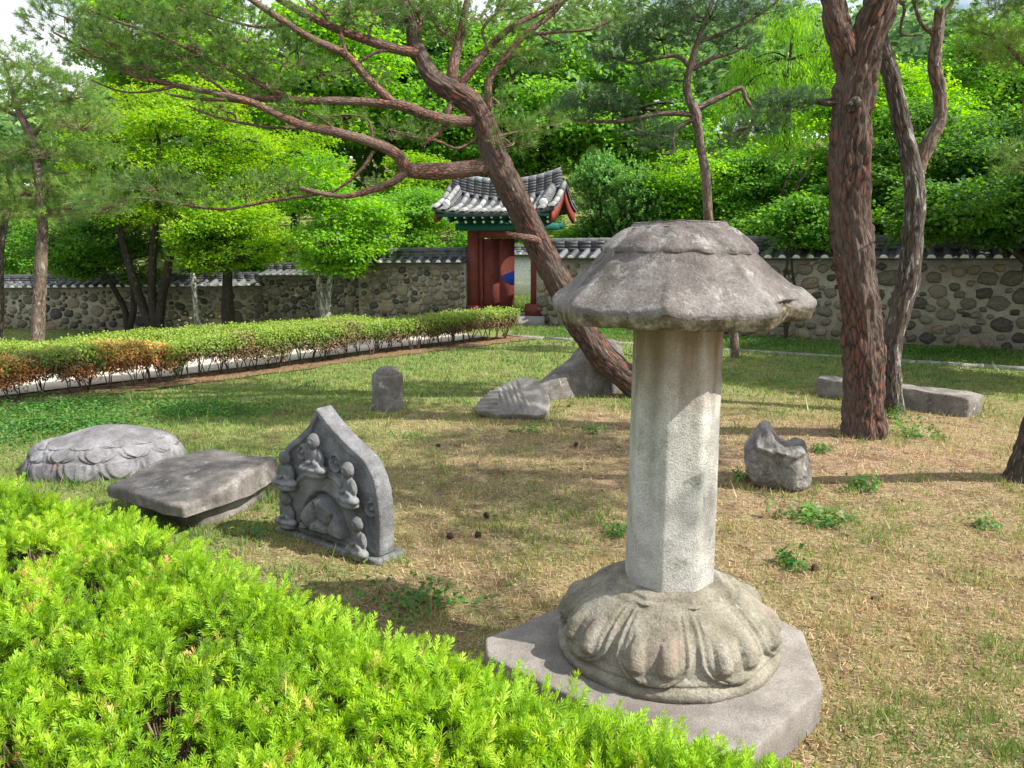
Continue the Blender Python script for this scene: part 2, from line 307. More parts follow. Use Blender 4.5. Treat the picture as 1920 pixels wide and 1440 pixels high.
MT['juniper'] = leaf_mat('juniper_sprays', [(0, (.04, .11, .025)), (.5, (.08, .21, .035)), (1, (.15, .30, .05))], transl=.3, gain=1.5)
MT['hillleaf'] = leaf_mat('hill_forest_leaves', [(0, (.04, .09, .03)), (.5, (.08, .16, .05)), (1, (.15, .24, .06))], transl=.4, gain=1.6)
MT['grass'] = leaf_mat('turf_blades', [(0, (.06, .12, .03)), (.3, (.10, .18, .035)), (.5, (.17, .22, .06)), (.62, (.27, .24, .10)), (.8, (.34, .25, .13)), (1, (.44, .34, .20))], transl=.3, gain=1.3)
MT['litter'] = leaf_mat('dry_needle_litter', [(0, (.10, .06, .035)), (.4, (.24, .145, .08)), (.8, (.38, .26, .15)), (1, (.50, .38, .25))], transl=.1, gain=1.3)
MT['weed'] = leaf_mat('weed_leaves', [(0, (.04, .13, .03)), (.6, (.08, .21, .035)), (1, (.14, .29, .05))], transl=.35, gain=1.1)

# ground material
def ground_mat():
    m, t, N, L = M_new('lawn_soil')
    co = N('ShaderNodeTexCoord'); sx = N('ShaderNodeSeparateXYZ'); L(co.outputs['Object'], sx.inputs[0])
    at = N('ShaderNodeAttribute'); at.attribute_name = 'green'
    n1 = N('ShaderNodeTexNoise'); n1.inputs['Scale'].default_value = 1.6; n1.inputs['Detail'].default_value = 9; n1.inputs['Roughness'].default_value = .7; L(co.outputs['Object'], n1.inputs[0])
    n2 = N('ShaderNodeTexNoise'); n2.inputs['Scale'].default_value = 38; n2.inputs['Detail'].default_value = 7; n2.inputs['Roughness'].default_value = .75; L(co.outputs['Object'], n2.inputs[0])
    dry = ramp(t, [(.3, (.11, .072, .045)), (.45, (.24, .165, .10)), (.6, (.38, .28, .18)), (.75, (.50, .40, .27))]); L(n2.outputs[0], dry.inputs[0])
    gr = ramp(t, [(.3, (.07, .10, .03)), (.5, (.15, .20, .05)), (.7, (.28, .32, .10))]); L(n2.outputs[0], gr.inputs[0])
    a = N('ShaderNodeMath'); a.operation = 'MULTIPLY_ADD'; a.inputs[1].default_value = 1.6; L(n1.outputs[0], a.inputs[0]); 
    b0 = N('ShaderNodeMath'); b0.operation = 'SUBTRACT'; b0.inputs[1].default_value = .8; L(at.outputs['Fac'], b0.inputs[0]); L(b0.outputs[0], a.inputs[2]); a.use_clamp = True
    mm = N('ShaderNodeMixRGB'); L(a.outputs[0], mm.inputs[0]); L(dry.outputs[0], mm.inputs[1]); L(gr.outputs[0], mm.inputs[2])
    n3 = N('ShaderNodeTexNoise'); n3.inputs['Scale'].default_value = 4.5; n3.inputs['Detail'].default_value = 5; L(co.outputs['Object'], n3.inputs[0])
    r3 = ramp(t, [(.50, (0, 0, 0)), (.66, (.75, .75, .75))]); L(n3.outputs[0], r3.inputs[0])
    m3 = N('ShaderNodeMixRGB'); L(r3.outputs[0], m3.inputs[0]); L(mm.outputs[0], m3.inputs[1]); m3.inputs[2].default_value = (.12, .075, .05, 1)
    b = N('ShaderNodeBsdfPrincipled'); b.inputs['Roughness'].default_value = .95; b.inputs['Specular IOR Level'].default_value = .1; L(m3.outputs[0], b.inputs['Base Color'])
    bu = N('ShaderNodeBump'); bu.inputs['Strength'].default_value = .8; bu.inputs['Distance'].default_value = .03; L(n2.outputs[0], bu.inputs['Height']); L(bu.outputs[0], b.inputs['Normal'])
    o = N('ShaderNodeOutputMaterial'); L(b.outputs[0], o.inputs[0]); return m
MT['ground'] = ground_mat()
MT['path'] = stone_mat('pale_sand_path', [(.3, (.42, .36, .29)), (.7, (.58, .52, .44))], scale=3, bump=.3, fine=90)

def fbm(x, y, s, seed=0.0):
    """cheap vectorised value noise 0..1"""
    tot = 0; amp = 1; norm = 0
    for k in range(3):
        X = np.asarray(x)*s*2**k+seed*13.7; Y = np.asarray(y)*s*2**k+seed*7.1
        xi = np.floor(X); yi = np.floor(Y); fx = X-xi; fy = Y-yi; fx = fx*fx*(3-2*fx); fy = fy*fy*(3-2*fy)
        h = lambda a, b: (np.sin(a*127.1+b*311.7+seed)*43758.5453) % 1.0
        v = (h(xi, yi)*(1-fx)+h(xi+1, yi)*fx)*(1-fy)+(h(xi, yi+1)*(1-fx)+h(xi+1, yi+1)*fx)*fy
        tot = tot+v*amp; norm += amp; amp *= .5
    return tot/norm
def greenness(x, y):
    """0 dry needles .. 1 lush turf, following the lawn"""
    g = .30+.62*sstep(.3, -3.6, x)+.60*sstep(8.6, 12.0, y)-.25*np.exp(-(((x-3.2)/2.6)**2+((y-7.2)/1.8)**2))
    g = g+.20*np.exp(-(((x+.5)/1.0)**2+((y-3.8)/.6)**2))
    return np.clip(g, 0, 1)

# ------------------------------------------------------------------ ground
xs = np.concatenate([np.linspace(-90, -12, 30), np.linspace(-11.5, 12, 120), np.linspace(13, 90, 30)])
ys = np.concatenate([np.linspace(-12, 0, 8), np.linspace(.4, 22, 120), np.linspace(23, 150, 60)])
X, Y = np.meshgrid(xs, ys); Z = terrain(X, Y) + (fbm(X, Y, 2.2, 3)-.5)*.035*(np.abs(X) < 12)*(Y < 20)
nx, ny = len(xs), len(ys)
i = (np.arange(ny-1)[:, None]*nx+np.arange(nx-1)[None]).ravel()
me = mesh_np('ground', np.stack([X, Y, Z], -1).reshape(-1, 3), np.stack([i, i+1, i+nx+1, i+nx], -1), {'green': greenness(X, Y).ravel()}, smooth=True)
tag(link('ground', me, MT['ground']), kind='structure')
# pale path behind the far hedge
def strip(name, a0, b0, s0, s1, z, mat, n=30, kind='structure', jit=.04):
    V = []; F = []
    for k in range(n+1):
        t = k/n; c = a0*(1-t)+b0*t
        for s in (s0, s1):
            q = c+HN*(s+random.uniform(-jit, jit)); V.append((q[0], q[1], float(terrain(q[0], q[1]))+z))
    for k in range(n): F.append((2*k, 2*k+2, 2*k+3, 2*k+1))
    return tag(link(name, mesh_np(name, V, F, smooth=True), mat), kind=kind)
strip('path', H2A-HD*6, H2B-HD*.2, .45, 2.35, .03, MT['path'])

MT['soil'] = stone_mat('brown_leaf_litter_soil', [(.3, (.09, .055, .035)), (.5, (.20, .12, .07)), (.7, (.33, .20, .11))], scale=14, bump=.8, fine=60)
strip('hedge_bed', H2A-HD*6, H2B+HD*.3, -.42, .43, .014, MT['soil'], n=90, jit=.07)
# ------------------------------------------------------------------ stone lantern
LC = Vector((.745, 3.58, 0))
lan = empty('stone_lantern', LC, 'tall stone lantern with octagonal shaft on carved lotus base, nearest stone of all', 'stone lantern')
def noisy(V, amp, sc, off=0.0, oct=3):
    V = np.array(V, float); out = V.copy()
    for k, v in enumerate(V):
        q = Vector(v)*sc+Vector((off, off*.7, off*1.3)); d = mn.noise_vector(q)+mn.noise_vector(q*2.3)*.5+mn.noise_vector(q*5.1)*.25
        out[k] += np.array(d)*amp
    return out
def grid_prism(poly, z0, z1, inset=.02, rings=14, n=160, top=None, amp=.008, sc=4, off=0.0):
    """polygon (xy list) -> dense slab with eased edges; top(x,y) adds height"""
    poly = np.array(poly, float); c = poly.mean(0); k = len(poly)
    seg = np.linalg.norm(np.roll(poly, -1, 0)-poly, axis=1); per = seg.sum(); out = []
    cs = np.concatenate([[0], np.cumsum(seg)])
    for s in np.linspace(0, per, n, endpoint=False):
        j = min(np.searchsorted(cs, s, side='right')-1, k-1); t = (s-cs[j])/seg[j]; out.append(poly[j]*(1-t)+poly[(j+1) % k]*t)
    O = np.array(out); O = (np.roll(O, 1, 0)+O*2+np.roll(O, -1, 0))/4
    L = []
    for z in np.linspace(z0, z1-inset, 5): L.append((1.0, z))
    R = np.linalg.norm(O-c, axis=1).mean(); L += [(1-inset*.35/R, z1-inset*.35), (1-inset/R, z1)]
    for t in np.linspace(1-inset/R, .02, rings)[1:]: L.append((t, z1))
    V = []
    for (s, z) in L:
        q = c+(O-c)*s
        for p_ in q: V.append((p_[0], p_[1], z+(top(p_[0], p_[1]) if (top and z > z1-inset*1.5) else 0)))
    F = []
    for a in range(len(L)-1):
        for b in range(n): F.append((a*n+b, a*n+(b+1) % n, (a+1)*n+(b+1) % n, (a+1)*n+b))
    F.append(tuple((len(L)-1)*n+b for b in range(n)))
    return noisy(V, amp, sc, off), F
slab = [(-.12, 3.46), (.42, 2.98), (.80, 2.70), (.90, 2.74), (1.36, 3.20), (1.45, 3.70), (1.25, 4.08), (.85, 4.3), (.30, 4.02), (-.13, 3.63)]
V, F = grid_prism([(a-LC.x, b-LC.y) for a, b in slab], -.05, .17, inset=.012, n=420, amp=.006, sc=3)
link('plinth_slab', mesh_np('plinth_slab', V, F, smooth=False), MT['slab'], lan, (0, 0, 0))
# lotus base: dome with eight double-lobed petals
def lotus_r():
    nth, nr = 420, 150
    prof = [(.515, .168), (.522, .185), (.520, .205), (.505, .218), (.490, .226), (.492, .24), (.478, .262), (.470, .30), (.452, .345), (.42, .39), (.375, .43), (.33, .462), (.30, .478), (.285, .492), (.262, .497), (.25, .512), (.235, .518), (.21, .52), (.1, .52)]
    pr = catmull([(a, b, 0, 0) for a, b in prof], 9)[:, :2]
    s = np.concatenate([[0], np.cumsum(np.linalg.norm(np.diff(pr, axis=0), axis=1))]); t = np.linspace(0, s[-1], nr)
    R = np.interp(t, s, pr[:, 0]); Zp = np.interp(t, s, pr[:, 1])
    V = np.zeros((nr, nth, 3))
    th = np.linspace(0, 2*math.pi, nth, endpoint=False)
    for a in range(nr):
        r, z = R[a], Zp[a]
        h = np.zeros(nth)
        if .225 < z < .47 and r > .29:
            vv = (z-.225)/(.47-.225)                      # 0 bottom .. 1 neck
            ph = ((th+math.radians(86)) / (math.pi/4)) % 1.0*2-1   # petal coord -1..1
            half = .93*np.sqrt(np.clip(1-((1-min(vv/.42, 1))**2)*.95, 0, 1))   # rounded lower tip
            edge = half-np.abs(ph)
            body = sstep(-.02, .10, edge)
            h += .030*body*(1-.6*vv)
            g = np.exp(-(edge-.17)**2/.0035); h -= .016*g*(vv > .05)*(1-vv*.5)
            lo = sstep(.10, .24, vv)*(1-sstep(.48, .86, vv))
            l = np.abs(np.abs(ph)-.36); wl = .24*(1-.35*vv)*math.sqrt(max(0, 1-(max(0, .34-vv)/.26)**2)) if vv > .09 else 0
            if wl > 0: h += .030*lo*np.clip(1-(l/wl)**2, 0, 1)**.6
        oc = 1.0
        if z > .485:     # octagonal collar under the shaft
            a8 = (th-math.radians(-100+22.5)) % (math.pi/4)-math.pi/8; oc = 1/np.cos(a8)*.97
        rr = (r+h)*oc
        V[a, :, 0] = rr*np.cos(th); V[a, :, 1] = rr*np.sin(th); V[a, :, 2] = z+h*.35
    V = V.reshape(-1, 3)
    i = np.arange(nr-1)[:, None]*nth; j = np.arange(nth)[None]; j2 = (j+1) % nth
    F = np.stack([i+j, i+j2, i+nth+j2, i+nth+j], -1).reshape(-1, 4).tolist(); F.append([(nr-1)*nth+q for q in range(nth)])
    V = noisy(V, .004, 9, 2.0); V = noisy(V, .0018, 45, 3.0)
    return V, F
V, F = lotus_r()
link('lotus_base', mesh_np('lotus_base', V, F, smooth=True), MT['lotus'], lan, (0, 0, 0))
# octagonal shaft, eight flat dressed faces
def oct_shaft(r0, r1, z0, z1, rot, nz=60, per=10, amp=.0035):
    V = []; n = 8*per
    for a in range(nz+1):
        t = a/nz; z = z0+(z1-z0)*t; r = r0+(r1-r0)*t
        for k in range(8):
            A = rot+k*math.pi/4; B = A+math.pi/4
            for j in range(per):
                u = j/per; x = math.cos(A)*(1-u)+math.cos(B)*u; y = math.sin(A)*(1-u)+math.sin(B)*u
                e = 1-.012*math.exp(-(min(u, 1-u)*per/1.0)**2)
                V.append((x*r*e, y*r*e, z))
    F = []
    for a in range(nz):
        for b in range(n): F.append((a*n+b, a*n+(b+1) % n, (a+1)*n+(b+1) % n, (a+1)*n+b))
    F.append(tuple(nz*n+b for b in range(n))); F.append(tuple(range(n))[::-1])
    return noisy(V, amp, 7, 4.0), F
V, F = oct_shaft(.212, .202, 0, 1.26, math.radians(-100-11), amp=.0022)
link('octagonal_shaft', mesh_np('octagonal_shaft', V, F, smooth=False), MT['granite'], lan, (0, 0, .505))
# roof stone
def roof_stone():
    nth = 256; th = np.linspace(0, 2*math.pi, nth, endpoint=False)
    rot = math.radians(-105)
    a8 = (th-rot) % (math.pi/4)-math.pi/8
    octf = .15+.85*np.cos(math.pi/8)/np.cos(a8)
    corner = (np.abs(a8)/(math.pi/8))**4
    # (radius, height, octagon amount, corner lift)
    prof = [(.0, 1.735, 0, 0), (.15, 1.735, 0, 0), (.30, 1.730, .3, 0), (.46, 1.722, 1, .004), (.52, 1.715, 1, .008), (.545, 1.720, 1, .010), (.556, 1.738, 1, .013), (.567, 1.772, 1, .018), (.566, 1.790, 1, .02), (.550, 1.808, 1, .02), (.512, 1.843, 1, .014), (.462, 1.888, .9, .008), (.41, 1.938, .7, .003), (.365, 1.982, .5, 0), (.338, 2.010, .3, 0), (.336, 2.020, .2, 0), (.332, 2.034, .2, 0), (.312, 2.054, .2, 0), (.278, 2.085, .2, 0), (.246, 2.110, .2, 0), (.226, 2.122, .2, 0), (.214, 2.127, .2, 0), (.203, 2.140, .3, 0), (.19, 2.146, .3, 0), (.05, 2.148, .3, 0)]
    pr = catmull(prof, 6); V = []
    for r, z, oa, lift in pr:
        f = 1+(octf-1)*oa; rr = r*f; zz = z+lift*corner*(1.1+.5*np.sin(th*3+1))
        h = 0
        if 2.015 < z < 2.12: h = .012*np.cos(th*8+.4)*math.sin((z-2.015)/.105*math.pi) - .006*np.cos(th*16+.8)
        rr = rr+h
        # broken right front corner
        d = np.abs((th-math.radians(-38)+math.pi) % (2*math.pi)-math.pi)
        bite = np.exp(-(d/.20)**2)*np.clip((r-.47)/.09, 0, 1)
        if 1.69 < z < 1.82: rr = rr-bite*.03*(z > 1.76)-bite*.02*np.abs(np.sin(th*31)); zz = zz+bite*.045*(z < 1.765)
        d2 = np.abs((th-math.radians(-12)+math.pi) % (2*math.pi)-math.pi); rr = rr+np.exp(-(d2/.16)**2)*.02*(r > .5)
        V.append(np.stack([rr*np.cos(th), rr*np.sin(th), zz*np.ones(nth)], -1))
    nr = len(V); V = np.concatenate(V); F = []; M = []
    for a in range(nr-1):
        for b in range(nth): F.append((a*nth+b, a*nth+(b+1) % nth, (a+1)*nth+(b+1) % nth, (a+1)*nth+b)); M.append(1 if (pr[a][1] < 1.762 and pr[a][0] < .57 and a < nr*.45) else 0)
    F.append(tuple((nr-1)*nth+b for b in range(nth))); M.append(0)
    V = noisy(V, .010, 3.0, 9.0); V = noisy(V, .0035, 14, 1.0)
    return V, F, M
V, F, Mi = roof_stone()
V[:, 2] += .02
link('roof_stone', mesh_np('roof_stone', V, F, smooth=True, matidx=Mi), None, lan, (-.012, 0, 0), mats=[MT['roofstone'], MT['rimstone']])

# ------------------------------------------------------------------ carved stele
sL = G(524, 985, .05); sR = G(711, 1046, .05)
ex = (sR-sL); ex.z = 0; SW = ex.length; ex.normalize(); ey = Vector((-ex.y, ex.x, 0))
if ey.y < 0: ey = -ey
sc0 = (sL+sR)*.5; sc0.z = 0
st = empty('carved_stele', sc0, 'pointed flame-shaped grey stele carved with small seated figures', 'carved stele', rz=math.atan2(ex.y, ex.x))
def S(px, py):
    p_ = plane_hit(px, py, sc0, ey); d = p_-sc0; return (d.dot(ex), d.z)
TH = .145
right = [(593, 768), (610, 790), (631, 815), (655, 839), (683, 867), (699, 900), (708, 941), (711, 976), (711, 1015), (711, 1036), (709, 1043), (700, 1041), (640, 1020), (560, 995), (534, 986), (527, 983)]
left = [(525, 976), (524, 940), (524, 900), (527, 862), (537, 838), (558, 820), (578, 800), (587, 778)]
ol = [S(*q) for q in right+left]
ol = catmull([(a, b, 0, 0) for a, b in ol], 15)[:, :2]
z_min = .055
ol[:, 1] = np.maximum(ol[:, 1], z_min)
from mathutils.geometry import intersect_point_line
def inside(pt, poly):
    x, y = pt; c = False; j = len(poly)-1
    for i_ in range(len(poly)):
        xi, yi = poly[i_]; xj, yj = poly[j]
        if (yi > y) != (yj > y) and x < (xj-xi)*(y-yi)/(yj-yi+1e-12)+xi: c = not c
        j = i_
    return c
# face as dense radial grid from a centre, relief by height function
fc = np.array([0.02, .42])
def arcd(u, w, c, r): return abs(math.hypot(u-c[0], w-c[1])-r)
ring_cs = [(S(630, 868), .060), (S(567, 848), .048), (S(696, 955), .050)]
niche = S(607, 960); nb = S(607, 1012)
def relief(u, w_):
    h = 0
    # recess of the field inside a raised border that follows the outline
    for (c, r) in ring_cs:
        d = math.hypot(u-c[0], (w_-c[1])*.9)
        h += .042*math.exp(-((d-r*.85)/(r*.17))**2)+.040*math.exp(-(d/(r*.36))**2)
    du = (u-niche[0]); dw = (w_-nb[1]+.02)
    R = math.hypot(du*1.15, dw*.82)
    h += .060*float(sstep(.275, .245, R))                # body mound
    h -= .045*math.exp(-((R-.280)/.016)**2)
    if R < .25:
        an = math.atan2(dw*.82, du*1.15)
        h -= .026*math.exp(-((R-.145)/.009)**2)
        if R > .15: h -= .034*max(0, math.cos(an*7))**10
        h += .012*float(sstep(.14, .11, R))
    R2 = math.hypot(du, dw*.80)
    h += .022*float(sstep(.44, .42, R2))-.0*R2
    h += .012*math.exp(-((R2-.40)/.012)**2)
    return h
nrr, nn = 120, len(ol)
V = []
th_cum = np.linspace(0, 1, nrr)
for a in range(nrr):
    s = th_cum[a]
    for q in ol:
        p_ = fc+(q-fc)*s
        dist = np.linalg.norm((q-fc))*(1-s)
        rec = -.022*float(sstep(.035, .06, dist))
        if p_[1] < .12: rec *= float(sstep(.06, .12, p_[1]))
        V.append((p_[0], -(relief(*p_)*float(sstep(.03, .08, dist))+rec), p_[1]))
# rounded front arris, side, back
for (ins, yy) in ((.0, .012), (0, TH*.5), (0, TH-.02), (.012, TH)):
    for q in ol:
        d = (q-fc)/np.linalg.norm(q-fc); p_ = q-d*ins+d*(.008 if ins == 0 else 0); V.append((p_[0], yy, p_[1]))
rows = nrr+4; F = []
for a in range(rows-1):
    for b in range(nn-1): F.append((a*nn+b, a*nn+b+1, (a+1)*nn+b+1, (a+1)*nn+b))
    F.append((a*nn+nn-1, a*nn, (a+1)*nn, (a+1)*nn+nn-1))
F.append(tuple((rows-1)*nn+b for b in range(nn)))
V = noisy(V, .003, 8, 3.0); V = noisy(V, .0016, 42, 5.0)
link('stele_body', mesh_np('stele_body', V, F, smooth=True), MT['bluegrey'], st, (0, 0, 0))
V, F = grid_prism([(-SW*.5-.01, -.05), (SW*.5+.03, -.05), (SW*.5+.05, TH+.06), (-SW*.5, TH+.06)], -.04, .05, inset=.012, n=80, rings=5, amp=.003)
link('base_plate', mesh_np('base_plate', V, F, smooth=False), MT['bluegrey'], st, (0, 0, 0))
def ellipsoid(c, r, n=14, m=10, rot=None):
    V = []; F = []
    for a in range(m+1):
        ph = math.pi*a/m
        for b in range(n):
            t = 2*math.pi*b/n; v = Vector((math.sin(ph)*math.cos(t)*r[0], math.sin(ph)*math.sin(t)*r[1], math.cos(ph)*r[2]))
            if rot: v = rot@v
            V.append(tuple(v+Vector(c)))
    for a in range(m):
        for b in range(n): F.append((a*n+b, (a+1)*n+b, (a+1)*n+(b+1) % n, a*n+(b+1) % n))
    return V, F
def figure_mesh():
    mb = MB()
    mb.add(*ellipsoid((0, -.055, .205), (.044, .044, .050)))            # head
    mb.add(*ellipsoid((0, -.097, .203), (.008, .012, .014), 8, 6))      # nose
    mb.add(*ellipsoid((0, -.088, .224), (.030, .012, .007), 8, 6)); mb.add(*ellipsoid((0, -.090, .180), (.014, .010, .006), 8, 6))
    mb.add(*ellipsoid((-.040, -.055, .200), (.008, .012, .020), 8, 6)); mb.add(*ellipsoid((.040, -.055, .200), (.008, .012, .020), 8, 6))
    mb.add(*ellipsoid((0, -.050, .160), (.020, .022, .025)))
    mb.add(*ellipsoid((0, -.045, .110), (.052, .040, .062)))            # torso
    for s in (-1, 1):
        mb.add(*ellipsoid((s*.052, -.052, .112), (.019, .024, .048), rot=Matrix.Rotation(s*-.25, 3, 'Y')))
        mb.add(*ellipsoid((s*.034, -.085, .075), (.034, .016, .016), rot=Matrix.Rotation(s*.45, 3, 'Y')))
        mb.add(*ellipsoid((s*.060, -.070, .040), (.050, .042, .026), rot=Matrix.Rotation(s*-.35, 3, 'Z')))
    mb.add(*ellipsoid((0, -.085, .036), (.050, .030, .022)))
    mb.add(*ellipsoid((0, -.050, .006), (.088, .058, .028)))            # seat
    me = mb.mesh('seated_figure_src')
    o = bpy.data.objects.new('tmp', me); COL.objects.link(o)
    md = o.modifiers.new('r', 'REMESH'); md.mode = 'VOXEL'; md.voxel_size = .0055; md.use_smooth_shade = True
    sm = o.modifiers.new('s', 'SMOOTH'); sm.iterations = 2; sm.factor = .5
    dg = bpy.context.evaluated_depsgraph_get(); m2 = bpy.data.meshes.new_from_object(o.evaluated_get(dg)); bpy.data.objects.remove(o)
    m2.name = 'carved_figure'; m2.materials.clear(); m2.materials.append(MT['bluegrey']); return m2
fm = figure_mesh()
for (px, py, sc, tz, lab) in ((598, 888, 1.12, .10, 'figure at the top centre of the stele'), (543, 912, 1.05, .15, 'figure high on the left edge'), (664, 944, 1.12, -.15, 'pale figure high on the right side'), (545, 984, .95, .1, 'figure low on the left edge'), (683, 1042, 1.1, -.2, 'pale figure low at the right corner')):
    u, z = S(px, py); o = link('carved_figure', fm, None, st, (u, .014, z)); o.scale = (sc, sc*.85, sc*1.02); o.rotation_euler = (0, 0, tz)
    o['label'] = lab

# ------------------------------------------------------------------ other carved stones
def place(name, V, F, mat, loc, label, cat, smooth=True, group=None):
    o = link(name, mesh_np(name, V, F, smooth=smooth), mat, None, loc); return tag(o, label, cat, group)
# oval lotus stone
def oval():
    nth, nr = 300, 90; c = Vector((-3.78, 7.2, 0)); V = []
    for a in range(nr):
        t = a/(nr-1)
        for b in range(nth):
            A = 2*math.pi*b/nth
            if t < .55:
                k = t/.55; r = 1-.30*k**1.5; z = .02+.27*math.sin(k*math.pi/2)**.9
                rowk = 2.6; v = k*rowk; row = int(min(v, 2)); fr = v-row
                ph = (A*12/(2*math.pi)+.5*row) % 1*2-1
                ed = math.sqrt(max(0, 1-(1-min(fr/.7, 1))**2))-abs(ph)
                h = (.026-.014*k)*float(sstep(-.04, .12, ed)) - .016*math.exp(-((ed-.28)/.07)**2)+.012*math.exp(-((ed-.5)/.05)**2)
            else:
                k = (t-.55)/.45; r = .70*(1-k); z = .29+.11*math.sin(k*math.pi/2)+.6*.03*math.floor((r*math.cos(A)*.9-r*math.sin(A)*.5)*3+.5)/3; h = 0
            rx, ry = .67, .50; rot = .34
            x = (r*rx+h)*math.cos(A); y = (r*ry+h)*math.sin(A)
            if x < -.45 and y < 0: z *= .92
            V.append((x*math.cos(rot)-y*math.sin(rot), x*math.sin(rot)+y*math.cos(rot), z*1.08-.04))
    F = []
    for a in range(nr-1):
        for b in range(nth): F.append((a*nth+b, a*nth+(b+1) % nth, (a+1)*nth+(b+1) % nth, (a+1)*nth+b))
    return noisy(V, .012, 4, 5.0), F, c
V, F, c = oval()
place('lotus_stone', V, F, MT['turtle'], c, 'low oval grey stone carved with overlapping lotus petals on the lawn', 'carved stone')
# broken roof slab, raised
zt = .34
pts = [G(199, 908, .24), G(318, 857, .33), G(399, 835, .35), G(464, 849, .35), G(522, 872, .26), G(466, 910, .24), G(345, 955, .23), G(312, 950, .22)]
c = sum(pts, Vector())/len(pts); c.z = 0
c_slab = c.copy()
sb = empty('broken_roof_slab', c, 'flat angular grey-brown stone slab lying raised off the grass between petal stone and stele', 'stone slab')
poly = [((q.x-c.x)*1.0, (q.y-c.y)*1.0) for q in pts]
def rtop(x, y):
    d = (x*.5+y*.86); return .08*float(sstep(-.42, .05, d))-.03*float(sstep(.55, .9, abs(x)))
V, F = grid_prism(poly, .155, .25, inset=.02, n=160, rings=20, top=rtop, amp=.010, sc=3.5, off=6)
link('slab', mesh_np('slab', V, F, smooth=True), MT['greystone'], sb, (0, 0, 0))
V, F = grid_prism([(x*.72+.05, y*.72+.03) for x, y in poly], -.03, .16, inset=.01, n=60, rings=4, amp=.01, sc=3, off=7)
link('support_block', mesh_np('support_block', V, F, smooth=False), MT['greystone'], sb, (0, 0, 0))
# small octagonal stub
V, F = oct_shaft(.205, .195, -.03, .43, .35, nz=16, per=8, amp=.004)
q = G(728, 764)
mb = MB().add(V, F); V2, F2 = ellipsoid((0, 0, .44), (.150, .150, .085), 24, 12); mb.add(V2, F2)
o = link('stone_stub', mb.mesh('stone_stub', True), MT['greystone'], None, q); tag(o, 'short upright octagonal stone stub with a tenon on top, standing alone on the lawn', 'stone post')
# grooved broken disc, leaning
def disc():
    outl = [(888, 766), (905, 745), (930, 727), (965, 711), (990, 708), (1010, 716), (1024, 735), (1030, 752), (1026, 770), (1010, 778), (975, 776), (940, 776), (905, 771)]
    n_ = Vector((-.12, -.60, .78)).normalized(); o_ = G(958, 778, .06)
    eu = Vector((1, 0, 0)); eu = (eu-n_*eu.dot(n_)).normalized(); ew = n_.cross(eu)
    if ew.z < 0: ew = -ew
    O = []
    for (a, b) in outl:
        h_ = plane_hit(a, b, o_, n_)-o_; O.append((h_.dot(eu), h_.dot(ew), 0, 0))
    O = catmull(O+[O[0]], 10)[:-1, :2]; c_ = O.mean(0); V = []; k = 60
    g0 = np.array([-.05, -.02])
    for a in range(k):
        s = (a+.02)/(k-1+.02)
        for q_ in O:
            p_ = c_+(q_-c_)*s; x, y = p_-g0; h = .018*(1-s*s)
            if x+.35*y < .34: h += .016*math.sin(y*100+x*10) if x < -.10 else .016*math.sin((x+.25*y)*95)*(1-max(0, x)*2.5)
            h -= .04*math.exp(-((p_[0]-.02)**2+(p_[1]+.10)**2)/.0014)
            V.append(o_+eu*p_[0]+ew*p_[1]+n_*h)
    for dz in (.015, .16, .24):
        for q_ in O:
            p_ = c_+(q_-c_)*(1.015 if dz < .1 else (.97 if dz < .2 else .8)); V.append(o_+eu*p_[0]+ew*p_[1]-n_*dz)
    n2 = len(O); R_ = k+3; F = []
    for a in range(R_-1):
        for b in range(n2): F.append((a*n2+b, a*n2+(b+1) % n2, (a+1)*n2+(b+1) % n2, (a+1)*n2+b))
    F.append(tuple((R_-1)*n2+b for b in range(n2)))
    V = [tuple(v-o_) for v in V]
    return noisy(V, .005, 6, 8.0), F, o_
V, F, o_ = disc()
MT['palestone'] = stone_mat('pale_grooved_stone', [(.3, (.15, .14, .125)), (.5, (.23, .215, .195)), (.7, (.33, .31, .275))], scale=5, bump=.4, fine=70, lichen=[((.5, .46, .33), 6, .6, .75)])
place('grooved_stone', V, F, MT['palestone'], o_, 'pale rounded stone fragment with parallel carved grooves, leaning on the grass', 'carved stone')
# long reclining stone behind the leaning pine
def long_stone():
    A = G(1010, 755); B = G(1182, 735); d = Vector((B.x-A.x, B.y-A.y, 0)); Ln = d.length; d.normalize(); nrm = Vector((-d.y, d.x, 0))
    prof = [(1010, 752), (1022, 728), (1045, 705), (1075, 680), (1098, 660), (1112, 640), (1128, 629), (1150, 625), (1168, 632), (1174, 655), (1178, 700), (1180, 738)]
    pp = []
    for a, b in prof:
        h_ = plane_hit(a, b, A, nrm)-A; pp.append((h_.dot(d), max(h_.z, 0), 0, 0))
    pp = catmull(pp, 6)[:, :2]; V = []; F = []; m = 14
    n2 = len(pp)
    for j in range(m+1):
        t = j/m; y = t*.42; sh = math.sin(math.pi*min(max(t, .0), 1))**.35 if 0 < t < 1 else 0
        for (x, z) in pp:
            V.append((x*(.98+.02*sh)+y*.1, y, z*(.70+.24*sh)-.03))
    for j in range(m):
        for b in range(n2-1): F.append((j*n2+b, j*n2+b+1, (j+1)*n2+b+1, (j+1)*n2+b))
    F.append(tuple(range(n2))[::-1]); F.append(tuple(m*n2+b for b in range(n2)))
    V = noisy(V, .03, 2.5, 11.0); V = noisy(V, .012, 9, 1.0)
    c, s = d.x, d.y; V = np.stack([V[:, 0]*c-V[:, 1]*s, V[:, 0]*s+V[:, 1]*c, V[:, 2]], -1)
    return V, F, A
V, F, A = long_stone()
place('sloping_stone', V, F, MT['greystone'], A, 'large sloping purple-grey stone with a raised head end, behind the leaning pine', 'carved stone')
